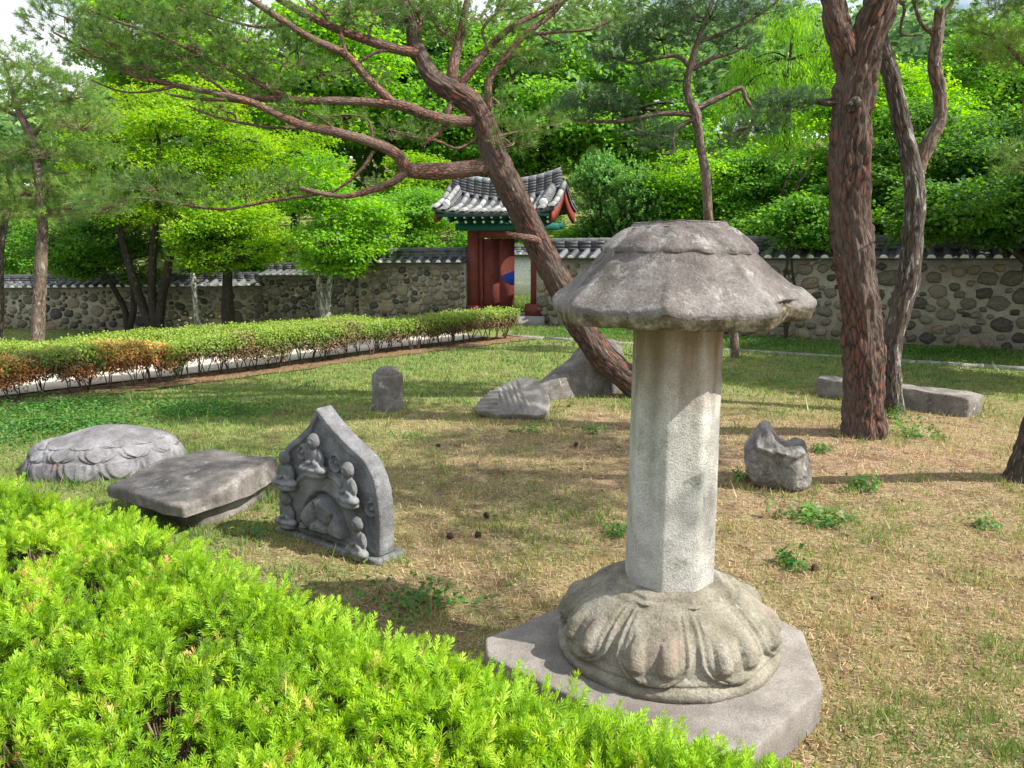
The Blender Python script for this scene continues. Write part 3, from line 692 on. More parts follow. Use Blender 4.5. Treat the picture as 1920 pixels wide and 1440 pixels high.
# notched rock
def rock():
    o_ = G(1466, 926); n_ = Vector((0, -1, 0))
    outl = [(1404, 885), (1408, 858), (1420, 842), (1434, 822), (1446, 810), (1456, 812), (1464, 828), (1476, 841), (1492, 846), (1508, 841), (1520, 848), (1530, 868), (1533, 900), (1526, 928), (1490, 926), (1450, 924), (1418, 912)]
    O = []
    for a, b in outl:
        h_ = plane_hit(a, b, o_, n_)-o_; O.append((h_.x, h_.z, 0, 0))
    O = catmull(O+[O[0]], 11)[:-1, :2]; c_ = O.mean(0)+np.array([0, -.06]); V = []; F = []
    lv = []
    for s, y in [(s_, -.09*(1-s_**3)-.0) for s_ in np.linspace(.03, .93, 30)]+[(.98, .03), (1., .08), (1., .16), (.97, .24), (.85, .30), (.5, .34), (.1, .35)]: lv.append((s, y))
    for s, y in lv:
        for q_ in O:
            p_ = c_+(q_-c_)*s; yy = y
            yy -= .05*math.sin(p_[0]*13)*(s < .95)
            yy -= .05*math.exp(-((p_[1]-.34-.9*(p_[0]-.02)**2)/.035)**2)*(s < .97)*(abs(p_[0]) < .2)
            V.append((p_[0]+yy*.15, yy+.1, max(p_[1], -.03)+ (.03 if yy > .15 else 0)))
    n2 = len(O)
    for a in range(len(lv)-1):
        for b in range(n2): F.append((a*n2+b, a*n2+(b+1) % n2, (a+1)*n2+(b+1) % n2, (a+1)*n2+b))
    F.append(tuple(range(n2))[::-1]); F.append(tuple((len(lv)-1)*n2+b for b in range(n2)))
    V = noisy(V, .018, 5, 13.0); V = noisy(V, .009, 17, 2.0)
    return V, F, o_
V, F, o_ = rock()
place('notched_rock', V, F, MT['rock'], o_, 'grey broken stone with a curved notch in its top, before the big red pine', 'carved stone')
# long low block
a = G(1527, 741); b = G(1815, 782); d = (b-a); L_ = d.length; d.normalize(); nn_ = Vector((-d.y, d.x, 0))
poly = [(0, 0), (L_, 0), (L_+.05, .38), (L_*.5, .36), (-.08, .30)]
poly = [(x*d.x+y*nn_.x, x*d.y+y*nn_.y) for x, y in poly]
V, F = grid_prism(poly, -.03, .24, inset=.03, n=120, rings=6, amp=.018, sc=3, off=15)
place('stone_block', V, F, MT['greystone'], a, 'long low rectangular stone block lying in shade behind the two right-hand pines', 'stone block')
# small flat stone beyond the lawn
# ------------------------------------------------------------------ kerb stones along the moss strip
ka = np.array([-.2, 17.15]); kb = np.array([10.5, 11.6]); kd = (kb-ka)/np.linalg.norm(kb-ka); kl = np.linalg.norm(kb-ka)
kr = empty('stone_kerb', (ka[0], ka[1], 0), 'thin pale granite kerb line running in front of the long right wall', 'kerb', rz=math.atan2(kd[1], kd[0]))
km = MB().box(0, .985, -.045, .045, -.05, .035).mesh('kerb_stone')
for k in range(int(kl)):
    o = link('kerb_stone', km, MT['kerb'], kr, (k+random.uniform(-.005, .005), random.uniform(-.01, .01), random.uniform(-.01, .01)))

# ------------------------------------------------------------------ walls
def stone_tpl(k):
    r = random.Random(k); n = 11; V = []; F = []
    rad = [1+r.uniform(-.13, .13) for _ in range(n)]; sq = r.choice([2.2, 2.6, 3.4])
    for lv, (s, y) in enumerate([(1.0, .02), (.96, -.018), (.78, -.042)]):
        for b in range(n):
            A = 2*math.pi*b/n; f = 1/((abs(math.cos(A))**sq+abs(math.sin(A))**sq)**(1/sq))
            V.append((math.cos(A)*f*rad[b]*s*.5, y, math.sin(A)*f*rad[b]*s*.5))
    V.append((r.uniform(-.06, .06), -.055, r.uniform(-.06, .06)))
    for lv in range(2):
        for b in range(n): F.append((lv*n+b, lv*n+(b+1) % n, (lv+1)*n+(b+1) % n, (lv+1)*n+b))
    for b in range(n): F.append((2*n+b, 2*n+(b+1) % n, 3*n))
    me = mesh_np('wall_stone', V, F, smooth=True); me.materials.append(MT['wallstone']); return me
STN = [stone_tpl(k) for k in range(12)]
def tile_row_mesh(Ls, r=.075, seg=6, ends=True):
    """half-round convex tile lying along -y, falling; local"""
    mb = MB(); V = []
    for (y, z, rr) in ((0, 0, r*.9), (-Ls, 0, r)):
        for b in range(seg+1):
            A = math.pi*b/seg; V.append((math.cos(A)*rr, y, math.sin(A)*rr+z))
    F = [(b, b+1, seg+1+b+1, seg+1+b) for b in range(seg)]
    mb.add(V, F, 0)
    E = [(math.cos(math.pi*b/seg)*r*.97, -Ls-.004, math.sin(math.pi*b/seg)*r*.97-.0) for b in range(seg+1)]
    E += [(math.cos(math.pi*b/seg)*r*.6, -Ls-.02, math.sin(math.pi*b/seg)*r*.6+.01) for b in range(seg+1)]
    n = seg+1
    mb.add(E, [(b, b+1, n+b+1, n+b) for b in range(seg)]+[tuple(range(n, 2*n))]+[(0, n, 2*n-1, n-1)], 1)
    return mb.mesh('cap_tile', True)
def build_wall(a, b, zb0, zb1, ze0, ze1, roofh, label, stone=.25, pitch=.27, maxs=300, tiles='tile', name='stone_wall'):
    a = Vector((a[0], a[1], 0)); b = Vector((b[0], b[1], 0)); d = b-a; L_ = d.length
    wl = empty(name, (a.x, a.y, zb0), label, 'wall', rz=math.atan2(d.y, d.x))
    T = .26
    n = max(2, int(L_/1.0)); V = []; F = []
    for k in range(n+1):
        t = k/n; x = L_*t; z0 = (zb1-zb0)*t-.3; z1 = ze0+(ze1-ze0)*t-zb0
        V += [(x, -T, z0), (x, -T, z1), (x, T, z1), (x, T, z0)]
    for k in range(n):
        for j in range(4): F.append((4*k+j, 4*k+(j+1) % 4, 4*k+4+(j+1) % 4, 4*k+4+j))
    F += [(0, 1, 2, 3)[::-1], tuple(4*n+j for j in range(4))]
    link('wall_core', mesh_np('wall_core', V, F), MT['plaster'], wl, (0, 0, 0))
    cnt = 0
    H = (ze0+ze1)/2-(zb0+zb1)/2
    placed = []
    for att in range(11000 if maxs else 0):
        r_ = stone*.5*random.choice([1.25, 1.05, .9, .75, .6])*random.uniform(.92, 1.05)*(1 if att < 3500 else (.66 if att < 6500 else .42))
        x = random.uniform(r_, L_-r_); t = x/L_; zb = (zb1-zb0)*t; hh = ze0+(ze1-ze0)*t-zb0-zb
        z = zb+random.uniform(r_*.55, hh-.07-r_*.75)
        if all(((x-a_)/1.12)**2+((z-b_)/.88)**2 > (r_+c_)**2*.99 for a_, b_, c_ in placed): placed.append((x, z, r_))
        if len(placed) >= maxs: break
    for x, z, r_ in placed:
        o = link('wall_stone', random.choice(STN), None, wl, (x, -T, z))
        o.scale = (r_*2*1.10, random.uniform(.7, 1.3), r_*2*.86); o.rotation_euler = (0, random.uniform(-.3, .3)+(math.pi if random.random() < .5 else 0), 0)
    # roof: sloping bed, convex tiles, stacked ridge
    ov = T+.20; zl = lambda t: ze0+(ze1-ze0)*t-zb0
    V = []; F = []
    for k in (0, 1):
        x = L_*k; z = zl(k)
        V += [(x, -ov, z+.015), (x, -ov, z+.045), (x, -.08, z+roofh*.42), (x, .08, z+roofh*.42), (x, ov, z+.045), (x, ov, z+.015)]
    for j in range(6): F.append((j, (j+1) % 6, 6+(j+1) % 6, 6+j))
    F += [tuple(range(6))[::-1], tuple(range(6, 12))]
    link('tile_bed', mesh_np('tile_bed', V, F), MT['tile'], wl, (0, 0, 0))
    ang = math.atan2(roofh*.42-.045, ov-.08); Ls = math.hypot(roofh*.42-.045, ov-.08)+.03
    tm = tile_row_mesh(Ls, pitch*.30); 
    nt_ = int(L_/pitch)
    for k in range(nt_):
        t = (k+.5)/nt_; x = L_*t
        o = link('cap_tile', tm, None, wl, (x, -.08, zl(t)+roofh*.42), mats=[MT[tiles], MT['tileend']]); o.rotation_euler = (ang, 0, random.uniform(-.03, .03))
    # stacked ridge layers, each a long course with joints
    for lay in range(3):
        z0 = roofh*(.42+.165*lay); mb = MB(); x = 0; hw = .12-.012*lay
        while x < L_:
            x1 = min(x+.33, L_); t = (x+x1)/2/L_; dz = random.uniform(-.004, .004)
            mb.box(x+.004, x1-.004, -hw-random.uniform(0, .008), hw, zl(t)+z0+dz, zl(t)+z0+roofh*.15+dz); x = x1
        o = link('ridge_course', mb.mesh('ridge_course'), MT['tile'], wl, (0, 0, 0))
    mb = MB(); x = 0
    while x < L_:
        x1 = min(x+.30, L_); t = (x+x1)/2/L_; z = zl(t)+roofh*.91; V = []
        for (xx, r_) in ((x+.003, .085), (x1-.003, .078)):
            for q_ in range(7): A = math.pi*q_/6; V.append((xx, -math.cos(A)*r_, z+math.sin(A)*r_*.9))
        mb.add(V, [(q_, 7+q_, 8+q_, q_+1) for q_ in range(6)]); x = x1
    link('ridge_cap', mb.mesh('ridge_cap', True), MT[tiles], wl, (0, 0, 0))
    return wl
build_wall((.70, 19.60), (12.6, 13.9), 0, 0, 1.58, 1.72, .46, 'long rubble stone wall with tiled cap at right of the gate', stone=.30)
build_wall((-3.85, 20.62), (-1.12, 20.22), 0, 0, 1.43, 1.46, .36, 'short stone wall with tiled cap between gate and lower left wall', stone=.26, pitch=.235, tiles='tile')
build_wall((-7.5, 24.8), (-3.9, 23.2), -.55, -.45, .93, 1.02, .36, 'shaded low stone wall with tiled cap behind the maples', stone=.28, pitch=.24)
build_wall((-21, 26.6), (-7.5, 24.85), -.85, -.75, .40, .62, .40, 'sunlit low stone wall with tiled cap at far left', stone=.33, pitch=.30)
# bright wall seen through the gate
rw = build_wall((-1.6, 29.5), (3.4, 28.6), -.1, -.1, 1.45, 1.45, .35, 'pale far wall seen through the open gateway', stone=.34, maxs=0, pitch=.26)
for ch in rw.children:
    if ch.name.startswith('wall_core'): ch.data.materials.clear(); ch.data.materials.append(MT['white'])
# retaining step at the foot of the left walls
V, F = grid_prism([(0, 0), (4.4, -1.5), (4.4, -1.2), (0, .35)], -.1, .36, n=60, rings=3, amp=.004, off=3)
o = place('retaining_kerb', V, F, MT['kerb'], Vector((-8.4, 23.2, -.8)), 'low straight retaining kerb in front of the shaded left wall', 'kerb', smooth=False)

# ------------------------------------------------------------------ gate
gpos = Vector((-.14, 19.85, 0)); grz = math.radians(-19)
gt = empty('tiled_gate', gpos, 'small red and green wooden gate with curved grey tiled roof in the wall', 'gate', rz=grz)
def gpart(name, mb, mat=None, smooth=False, mats=None, loc=(0, 0, 0)): return link(name, mb.mesh(name, smooth), mat, gt, loc, mats=mats)
gpart('stone_sill', MB().box(-1.05, 1.08, -.45, .45, -.1, .22), MT['kerb'])
for sx in (-.84, .80):
    gpart('post_plinth', MB().box(sx-.24, sx+.24, -.24, .24, .22, .50) if sx > 0 else MB().box(sx-.17, sx+.17, -.2, .2, .22, .42), MT['red'])
    gpart('post', MB().box(sx-.13, sx+.13, -.13, .13, .42, 2.26), MT['red'])
gpart('jamb', MB().box(-.70, -.60, -.07, .07, .22, 2.16), MT['red'])
gpart('lintel', MB().box(-.705, .665, -.09, .09, 2.08, 2.26), MT['red'])
# open leaf swung back, showing the painted disc
lf = empty('x', (0, 0, 0), None, None) if False else None
leaf = MB()
for k in range(2): leaf.box(k*.4+.001, k*.4+.399, -.025, .025, .24, 2.06)
lo_ = gpart('door_leaf', leaf, MT['red'], loc=(-.60, .02, 0)); lo_.rotation_euler = (0, 0, math.radians(38))
def half_disc(a0, a1, r, mat, name, zc=1.28, steps=20):
    V = [(.795, -.032, zc)]; 
    for k in range(steps+1):
        A = a0+(a1-a0)*k/steps; V.append((.795+math.cos(A)*r, -.032, zc+math.sin(A)*r))
    F = [(0, k, k+1) for k in range(1, steps+1)]
    n = len(V); V2 = [(v[0], v[1]+.006, v[2]) for v in V]; F += [(k, k+n, k+1+n, k+1) for k in range(1, steps+1)]
    o = link(name, mesh_np(name, V+V2, F), mat, lo_, (0, 0, 0)); return o
half_disc(math.radians(90), math.radians(200), .36, MT['pink'], 'painted_disc_upper')
half_disc(math.radians(200), math.radians(270), .36, MT['blue'], 'painted_disc_lower')
# beams + rafters
gpart('beam', MB().box(-1.28, 1.30, -.16, .16, 2.264, 2.44), MT['green'])
gpart('soffit', MB().box(-1.34, 1.34, -.935, -.165, 2.592, 2.62), MT['green'])
gpart('frieze_board', MB().box(-1.24, 1.24, -.14, -.10, 2.443, 2.588), MT['green'])
gpart('rear_beam', MB().box(-1.28, 1.30, .45, .60, 2.30, 2.46), MT['green'])
gpart('eave_board', MB().box(-1.38, 1.38, -.99, -.94, 2.57, 2.64), MT['green'])
def ridge_z(x): return 3.06+.26*(x/1.42)**2
def eave_z(x): return 2.66+.12*(abs(x)/1.5)**3
rm = MB(); V, F, _ = tube(np.array([(0, -.15, .08, .045), (0, -.62, .0, .045)]), 8, 1); rm.add(V, F, 0)
V, F, _ = tube(np.array([(0, -.621, -.0005, .036), (0, -.628, -.002, .034)]), 8, 1); rm.add(V, F, 1); rafter = rm.mesh('rafter')
r2 = MB(); V, F, _ = tube(np.array([(0, -.45, .0, .035), (0, -.93, .0, .035)]), 6, 1); r2.add(V, F, 0)
V, F, _ = tube(np.array([(0, -.931, 0, .030), (0, -.938, 0, .028)]), 6, 1); r2.add(V, F, 1); rafter2 = r2.mesh('flying_rafter')
for k in range(12):
    x = -1.26+k*2.5/11
    link('rafter', rafter, None, gt, (x, 0, 2.46), mats=[MT['green'], MT['white']])
    link('flying_rafter', rafter2, None, gt, (x+.09, 0, 2.555), mats=[MT['green'], MT['white']])
# roof bed (curved) both slopes
mb = MB(); nxr = 18
for side in (-1, 1):
    V = []
    for a in range(nxr+1):
        x = -1.5+3.0*a/nxr
        for b in range(9):
            t = b/8; y = side*(1.02*t); z = ridge_z(x)*(1-t)+eave_z(x)*t-.10*math.sin(t*math.pi)
            V.append((x, y, z))
        for b in range(9):
            t = b/8; y = side*(1.02*t); z = ridge_z(x)*(1-t)+eave_z(x)*t-.10*math.sin(t*math.pi)-.07
            V.append((x, y, z))
    F = []
    for a in range(nxr):
        for b in range(8):
            q0 = a*18+b; F.append((q0, q0+18, q0+19, q0+1)); F.append((q0+9, q0+10, q0+28, q0+27))
        F.append((a*18+8, (a+1)*18+8, (a+1)*18+17, a*18+17))
    for a in (0, nxr):
        for b in range(8): F.append((a*18+b, a*18+b+1, a*18+b+10, a*18+b+9))
    mb.add(V, F)
gpart('tile_bed', mb, MT['tile'], True)
# convex tile columns, each of several tiles
seg_n = 4
def tile_mesh(Lt, r):
    mb = MB(); V = []
    for (y, rr) in ((.02, r*.86), (-Lt, r)):
        for b in range(7): A = math.pi*b/6; V.append((math.cos(A)*rr, y, math.sin(A)*rr))
    for b in range(7): A = math.pi*b/6; V.append((math.cos(A)*(r-.018), -Lt, math.sin(A)*(r-.018)))
    mb.add(V, [(b, b+1, 8+b, 7+b) for b in range(6)]+[(7+b, 8+b, 15+b, 14+b) for b in range(6)]); return mb.mesh('convex_tile', True)
TMm = tile_mesh(.29, .078)
EM = MB().add([(math.cos(math.pi*b/8)*.074, -.295, math.sin(math.pi*b/8)*.074) for b in range(9)]+[(0, -.300, .02)], [(b, b+1, 9) for b in range(8)]).mesh('tile_end')
EM.materials.append(MT['tileend'])
ncol = 13
for k in range(ncol):
    x = -1.44+2.88*k/(ncol-1)
    for side in (-1, 1):
        if side == 1 and k % 1: continue
        for s_ in range(seg_n):
            t0 = s_/seg_n; t1 = (s_+1)/seg_n
            f = lambda t: Vector((x, side*1.06*t, ridge_z(x)*(1-t)+eave_z(x)*t-.10*math.sin(t*math.pi)+.012))
            p0, p1 = f(t0), f(t1); dd = p1-p0
            o = link('roof_tile', TMm, None, gt, p0+Vector((0, 0, .01)), mats=[MT['tilepale']])
            o.rotation_euler = (math.atan2(-dd.z, abs(dd.y)) if side == -1 else math.atan2(-dd.z, abs(dd.y)), 0, 0 if side == -1 else math.pi)
            if s_ == seg_n-1 and side == -1:
                e = link('tile_end', EM, None, gt, o.location); e.rotation_euler = o.rotation_euler
def curve_stack(name, fpos, n, layers, hw, hl, mat, cap=True, end_white=True):
    """stacked ridge following a curve; returns parts"""
    for lay in range(layers):
        mb = MB()
        for k in range(n):
            a = fpos(k/n); b = fpos((k+1)/n); d = (b-a).normalized(); s = Vector((d.y, -d.x, 0)).normalized() if abs(d.z) < .99 else Vector((1, 0, 0))
            w_ = hw*(1-.08*lay)*(1+random.uniform(0, .05)); z0 = lay*hl+.002; z1 = (lay+1)*hl-.006
            a2 = a+d*.004; b2 = b-d*.004; V = []
            for p_ in (a2, b2):
                for (ss, zz) in ((-1, z0), (1, z0), (1, z1), (-1, z1)): V.append(tuple(p_+s*w_*ss+Vector((0, 0, zz))))
            mb.add(V, [(0, 1, 2, 3), (7, 6, 5, 4), (0, 4, 5, 1), (1, 5, 6, 2), (2, 6, 7, 3), (3, 7, 4, 0)])
        gpart(name, mb, mat)
    mb = MB()
    for k in range(n):
        a = fpos(k/n); b = fpos((k+1)/n); d = (b-a).normalized(); s = Vector((d.y, -d.x, 0)).normalized(); V = []
        for p_, r_ in ((a+d*.003, hw*.62), (b-d*.003, hw*.58)):
            for q_ in range(7): A = math.pi*q_/6; V.append(tuple(p_+s*math.cos(A)*r_+Vector((0, 0, layers*hl+math.sin(A)*r_*.9))))
        mb.add(V, [(q_, 7+q_, 8+q_, q_+1) for q_ in range(6)]+[tuple(range(7))])
    gpart(name+'_cap', mb, MT['tilepale'], True)
curve_stack('main_ridge', lambda t: Vector((-1.38+2.76*t, 0, ridge_z(-1.38+2.76*t)-.05)), 14, 6, .15, .066, MT['tile'])
for sx in (-1.2, 1.2):
    curve_stack('descending_ridge', lambda t, sx=sx: Vector((sx, -.16-.66*t, (ridge_z(sx)*(1-(.16+.66*t))+eave_z(sx)*(.16+.66*t))-.02)), 4, 3, .11, .05, MT['tile'])
    e = ellipsoid((sx, -.86, eave_z(sx)+.16), (.10, .03, .10), 12, 8); gpart('ridge_end_tile', MB().add(*e), MT['tileend'], True)
# gable boards
for sx in (-1.46, 1.41):
    for s2 in (-1, 1):
        mb = MB(); V = []
        for b in range(9):
            t = b/8; y = s2*(.04+.94*t); zt_ = ridge_z(sx)*(1-t)+eave_z(sx)*t-.10*math.sin(t*math.pi)-.075
            for (xx, zz) in ((sx, zt_), (sx+.05, zt_), (sx+.05, zt_-.26), (sx, zt_-.26)): V.append((xx, y, zz))
        F = []
        for b in range(8):
            for j in range(4): F.append((4*b+j, 4*b+(j+1) % 4, 4*b+4+(j+1) % 4, 4*b+4+j))
        F += [(0, 1, 2, 3), (32, 33, 34, 35)]
        mb.add(V, F); gpart('gable_board', mb, MT['redbright'])

# ------------------------------------------------------------------ vegetation builders
def quad_leaf(L_, W_, o=(0, 0, 0), d=(0, 0, 1), nrm=(0, 1, 0), fold=.0):
    d = np.array(d, float); d /= np.linalg.norm(d); nrm = np.array(nrm, float); s = np.cross(d, nrm); s /= max(np.linalg.norm(s), 1e-9); up = np.cross(s, d); o = np.array(o, float)
    return [o, o+d*L_*.5+s*W_*.5+up*fold, o+d*L_, o+d*L_*.5-s*W_*.5+up*fold]
def tpl_yew():
    V = []; r = random.Random(3)
    for k in range(10):
        z = .008+k*.0052; sp = 1.0-.30*(k/9)**2
        for s in (-1, 1):
            a = math.radians(r.uniform(38, 62)*(1-.5*(k/9)**2)); az = (0 if s > 0 else math.pi)+r.uniform(-1.1, 1.1)
            d = (math.sin(a)*math.cos(az), math.sin(a)*math.sin(az)+.15, math.cos(a))
            V += quad_leaf(.025*sp*r.uniform(.75, 1.15), .0042, (0, 0, z), d, (0, 1, .2), .0)
    V += quad_leaf(.017, .004, (0, 0, .056), (.1, 0, 1)); V += quad_leaf(.017, .004, (0, 0, .056), (-.4, .3, 1)); V += quad_leaf(.016, .004, (0, 0, .054), (.3, -.5, 1))
    V += quad_leaf(.065, .004, (0, 0, -.005), (0, 0, 1), (1, 0, 0)); V += quad_leaf(.065, .004, (0, 0, -.005), (0, 0, 1), (0, 1, 0))
    V = np.array(V); F = np.arange(len(V)).reshape(-1, 4); return V, F
def tpl_pine(n=32, L_=.095, w=.0042, spread=62):
    V = []; r = random.Random(5)
    for k in range(n):
        a = math.radians(r.uniform(12, spread)); az = r.uniform(0, 6.283); z = r.uniform(0, .05)
        d = np.array((math.sin(a)*math.cos(az), math.sin(a)*math.sin(az), math.cos(a))); l = L_*r.uniform(.75, 1.1)
        s = np.cross(d, (r.uniform(-1, 1), r.uniform(-1, 1), r.uniform(-1, 1))); s /= np.linalg.norm(s); o = np.array((0, 0, z))
        V += [o-s*w*.5, o+s*w*.5, o+d*l]
    V = np.array(V); return V, np.arange(len(V)).reshape(-1, 3)
def tpl_spray(n=11, R=.20, L_=.085, W_=.055, droop=.03, seed=1):
    V = []; r = random.Random(seed)
    for k in range(n):
        rr = R*math.sqrt(r.random()); A = r.uniform(0, 6.283); az = A+r.uniform(-.8, .8); el = r.uniform(-.8, .35)
        o = (rr*math.cos(A), rr*math.sin(A), r.uniform(-.05, .05)-droop*rr/R)
        d = (math.cos(az)*math.cos(el), math.sin(az)*math.cos(el), math.sin(el)); l = L_*r.uniform(.7, 1.2)
        V += quad_leaf(l, W_*r.uniform(.8, 1.2), o, d, (r.uniform(-.7, .7), r.uniform(-.7, .7), 1), .008)
    V = np.array(V); return V, np.arange(len(V)).reshape(-1, 4)
def tpl_droop(n=8, L_=.14, W_=.03, seed=2):
    V = []; r = random.Random(seed)
    for k in range(n):
        o = (r.uniform(-.06, .06), r.uniform(-.06, .06), -k*.05); az = r.uniform(0, 6.283)
        V += quad_leaf(L_, W_, o, (math.cos(az)*.5, math.sin(az)*.5, -1), (math.sin(az), -math.cos(az), .3))
    V = np.array(V); return V, np.arange(len(V)).reshape(-1, 4)
PINE = tpl_pine(); PINE_S = tpl_pine(18, .10, .006, 80); PINE_L = tpl_pine(34, .115, .0032, 85)
SPRAY = tpl_spray(); SPRAY_B = tpl_spray(7, .26, .17, .12, .05, 4); DROOP = tpl_droop()

def nearest(skel, p):
    d = np.linalg.norm(skel[:, :3]-p, axis=1)+np.maximum(0, skel[:, 2]-p[2])*.6; return skel[np.argmin(d)]
def grow(tree, skel, pads, tpl, mat, twigmat, up=.5, scale=(.8, 1.25), limb_r=.02, flat=1.0, spread_dir='out', tw=True, per_node=9):
    """pads: list of (centre(3), radii(3), count)"""
    pos = []; dirs = []; tws = MB(); var = []
    for (c, r, n) in pads:
        c = np.array(c, float); r = np.array(r, float)
        u = rng.normal(size=(n, 3)); u /= np.linalg.norm(u, axis=1)[:, None]; rad = rng.uniform(.25, 1, n)**.45
        q = c+u*rad[:, None]*r*rng.uniform(.85, 1.15, (n, 1))
        keep = q[:, 2] > c[2]-r[2]*.75; q = q[keep]; uu = u[keep]
        if len(q) == 0: continue
        dd = uu*np.array([1, 1, .6])+np.array([0, 0, up])+rng.normal(size=uu.shape)*.3
        pos.append(q); dirs.append(dd); pv = rng.uniform(-.16, .16); var.append(np.clip(rng.normal(.45+pv, .17, len(q)), 0, 1))
        if tw:
            nd = max(2, len(q)//per_node)
            a = nearest(skel, c); r0 = min(limb_r, a[3]*.7)
            mid = (a[:3]+c)/2+rng.normal(size=3)*.05*np.linalg.norm(a[:3]-c)+np.array([0, 0, .03])
            V, F, bk = tube(np.array([(*a[:3], r0), (*mid, r0*.7), (*(c-np.array([0, 0, r[2]*.4])), r0*.45)]), 5, 3, cap=False); tws.add(V, F, 0, bk)
            nodes = q[rng.choice(len(q), nd)]*.55+c*.45; nodes[:, 2] -= r[2]*.15
            base = c-np.array([0, 0, r[2]*.4])
            for nn_ in nodes:
                V, F, bk = tube(np.array([(*base, r0*.42), (*((base+nn_)/2+rng.normal(size=3)*.03), r0*.3), (*nn_, r0*.22)]), 4, 1, cap=False); tws.add(V, F, 0, bk)
            for qq in q[::2]:
                j = np.argmin(np.linalg.norm(nodes-qq, axis=1)); V, F, bk = tube(np.array([(*nodes[j], r0*.2), (*qq, r0*.1)]), 3, 1, cap=False); tws.add(V, F, 0, bk)
    pos = np.concatenate(pos); dirs = np.concatenate(dirs); var = np.concatenate(var)
    if spread_dir == 'flat': dirs = np.array([0, 0, 1.])+rng.normal(size=dirs.shape)*.38+dirs*.22
    if spread_dir == 'down': dirs = np.array([0, 0, 1.])+rng.normal(size=dirs.shape)*.15
    V, F, v = scatter(tpl[0], tpl[1], pos, frames(dirs), rng.uniform(scale[0], scale[1], len(pos)), var)
    v = np.clip(v+np.repeat(rng.normal(0, .055, len(v)//3 + 1), 3)[:len(v)], 0, 1)
    o = link('foliage', mesh_np('foliage', V, F, {'var': v}), mat, tree); o['kind'] = 'stuff'
    if tw and tws.n:
        o = link('twigs', tws.mesh('twigs', True, True), twigmat, tree); o['kind'] = 'stuff'
def px_line(pts):
    """(px,py,Y,width px) -> x,y,z,r"""
    out = []
    for (a, b, Y_, w_) in pts:
        q = P(a, b, Y_); out.append((q.x, q.y, q.z, w_*.435*Y_/FPX))
    return np.array(out)
def branch(tree, name, pts, mat, sides=10, seg=5, plate=0.0, wob=.12, flare=0.0, world=False, cell=(14, 14, 4.5)):
    A = np.array(pts, float) if world else px_line(pts)
    V, F, bk = tube(A, sides, seg, plate, wob, True, flare, cell)
    link(name, MB().add(V, F, 0, bk).mesh(name, True, True), mat, tree)
    return catmull(A, seg)
def pads_px(lst):
    out = []
    for (a, b, Y_, rx, rz, n) in lst:
        c = P(a, b, Y_); k = Y_/FPX; out.append(((c.x, c.y, c.z), (rx*k, rx*k*.8, rz*k), n))
    return out

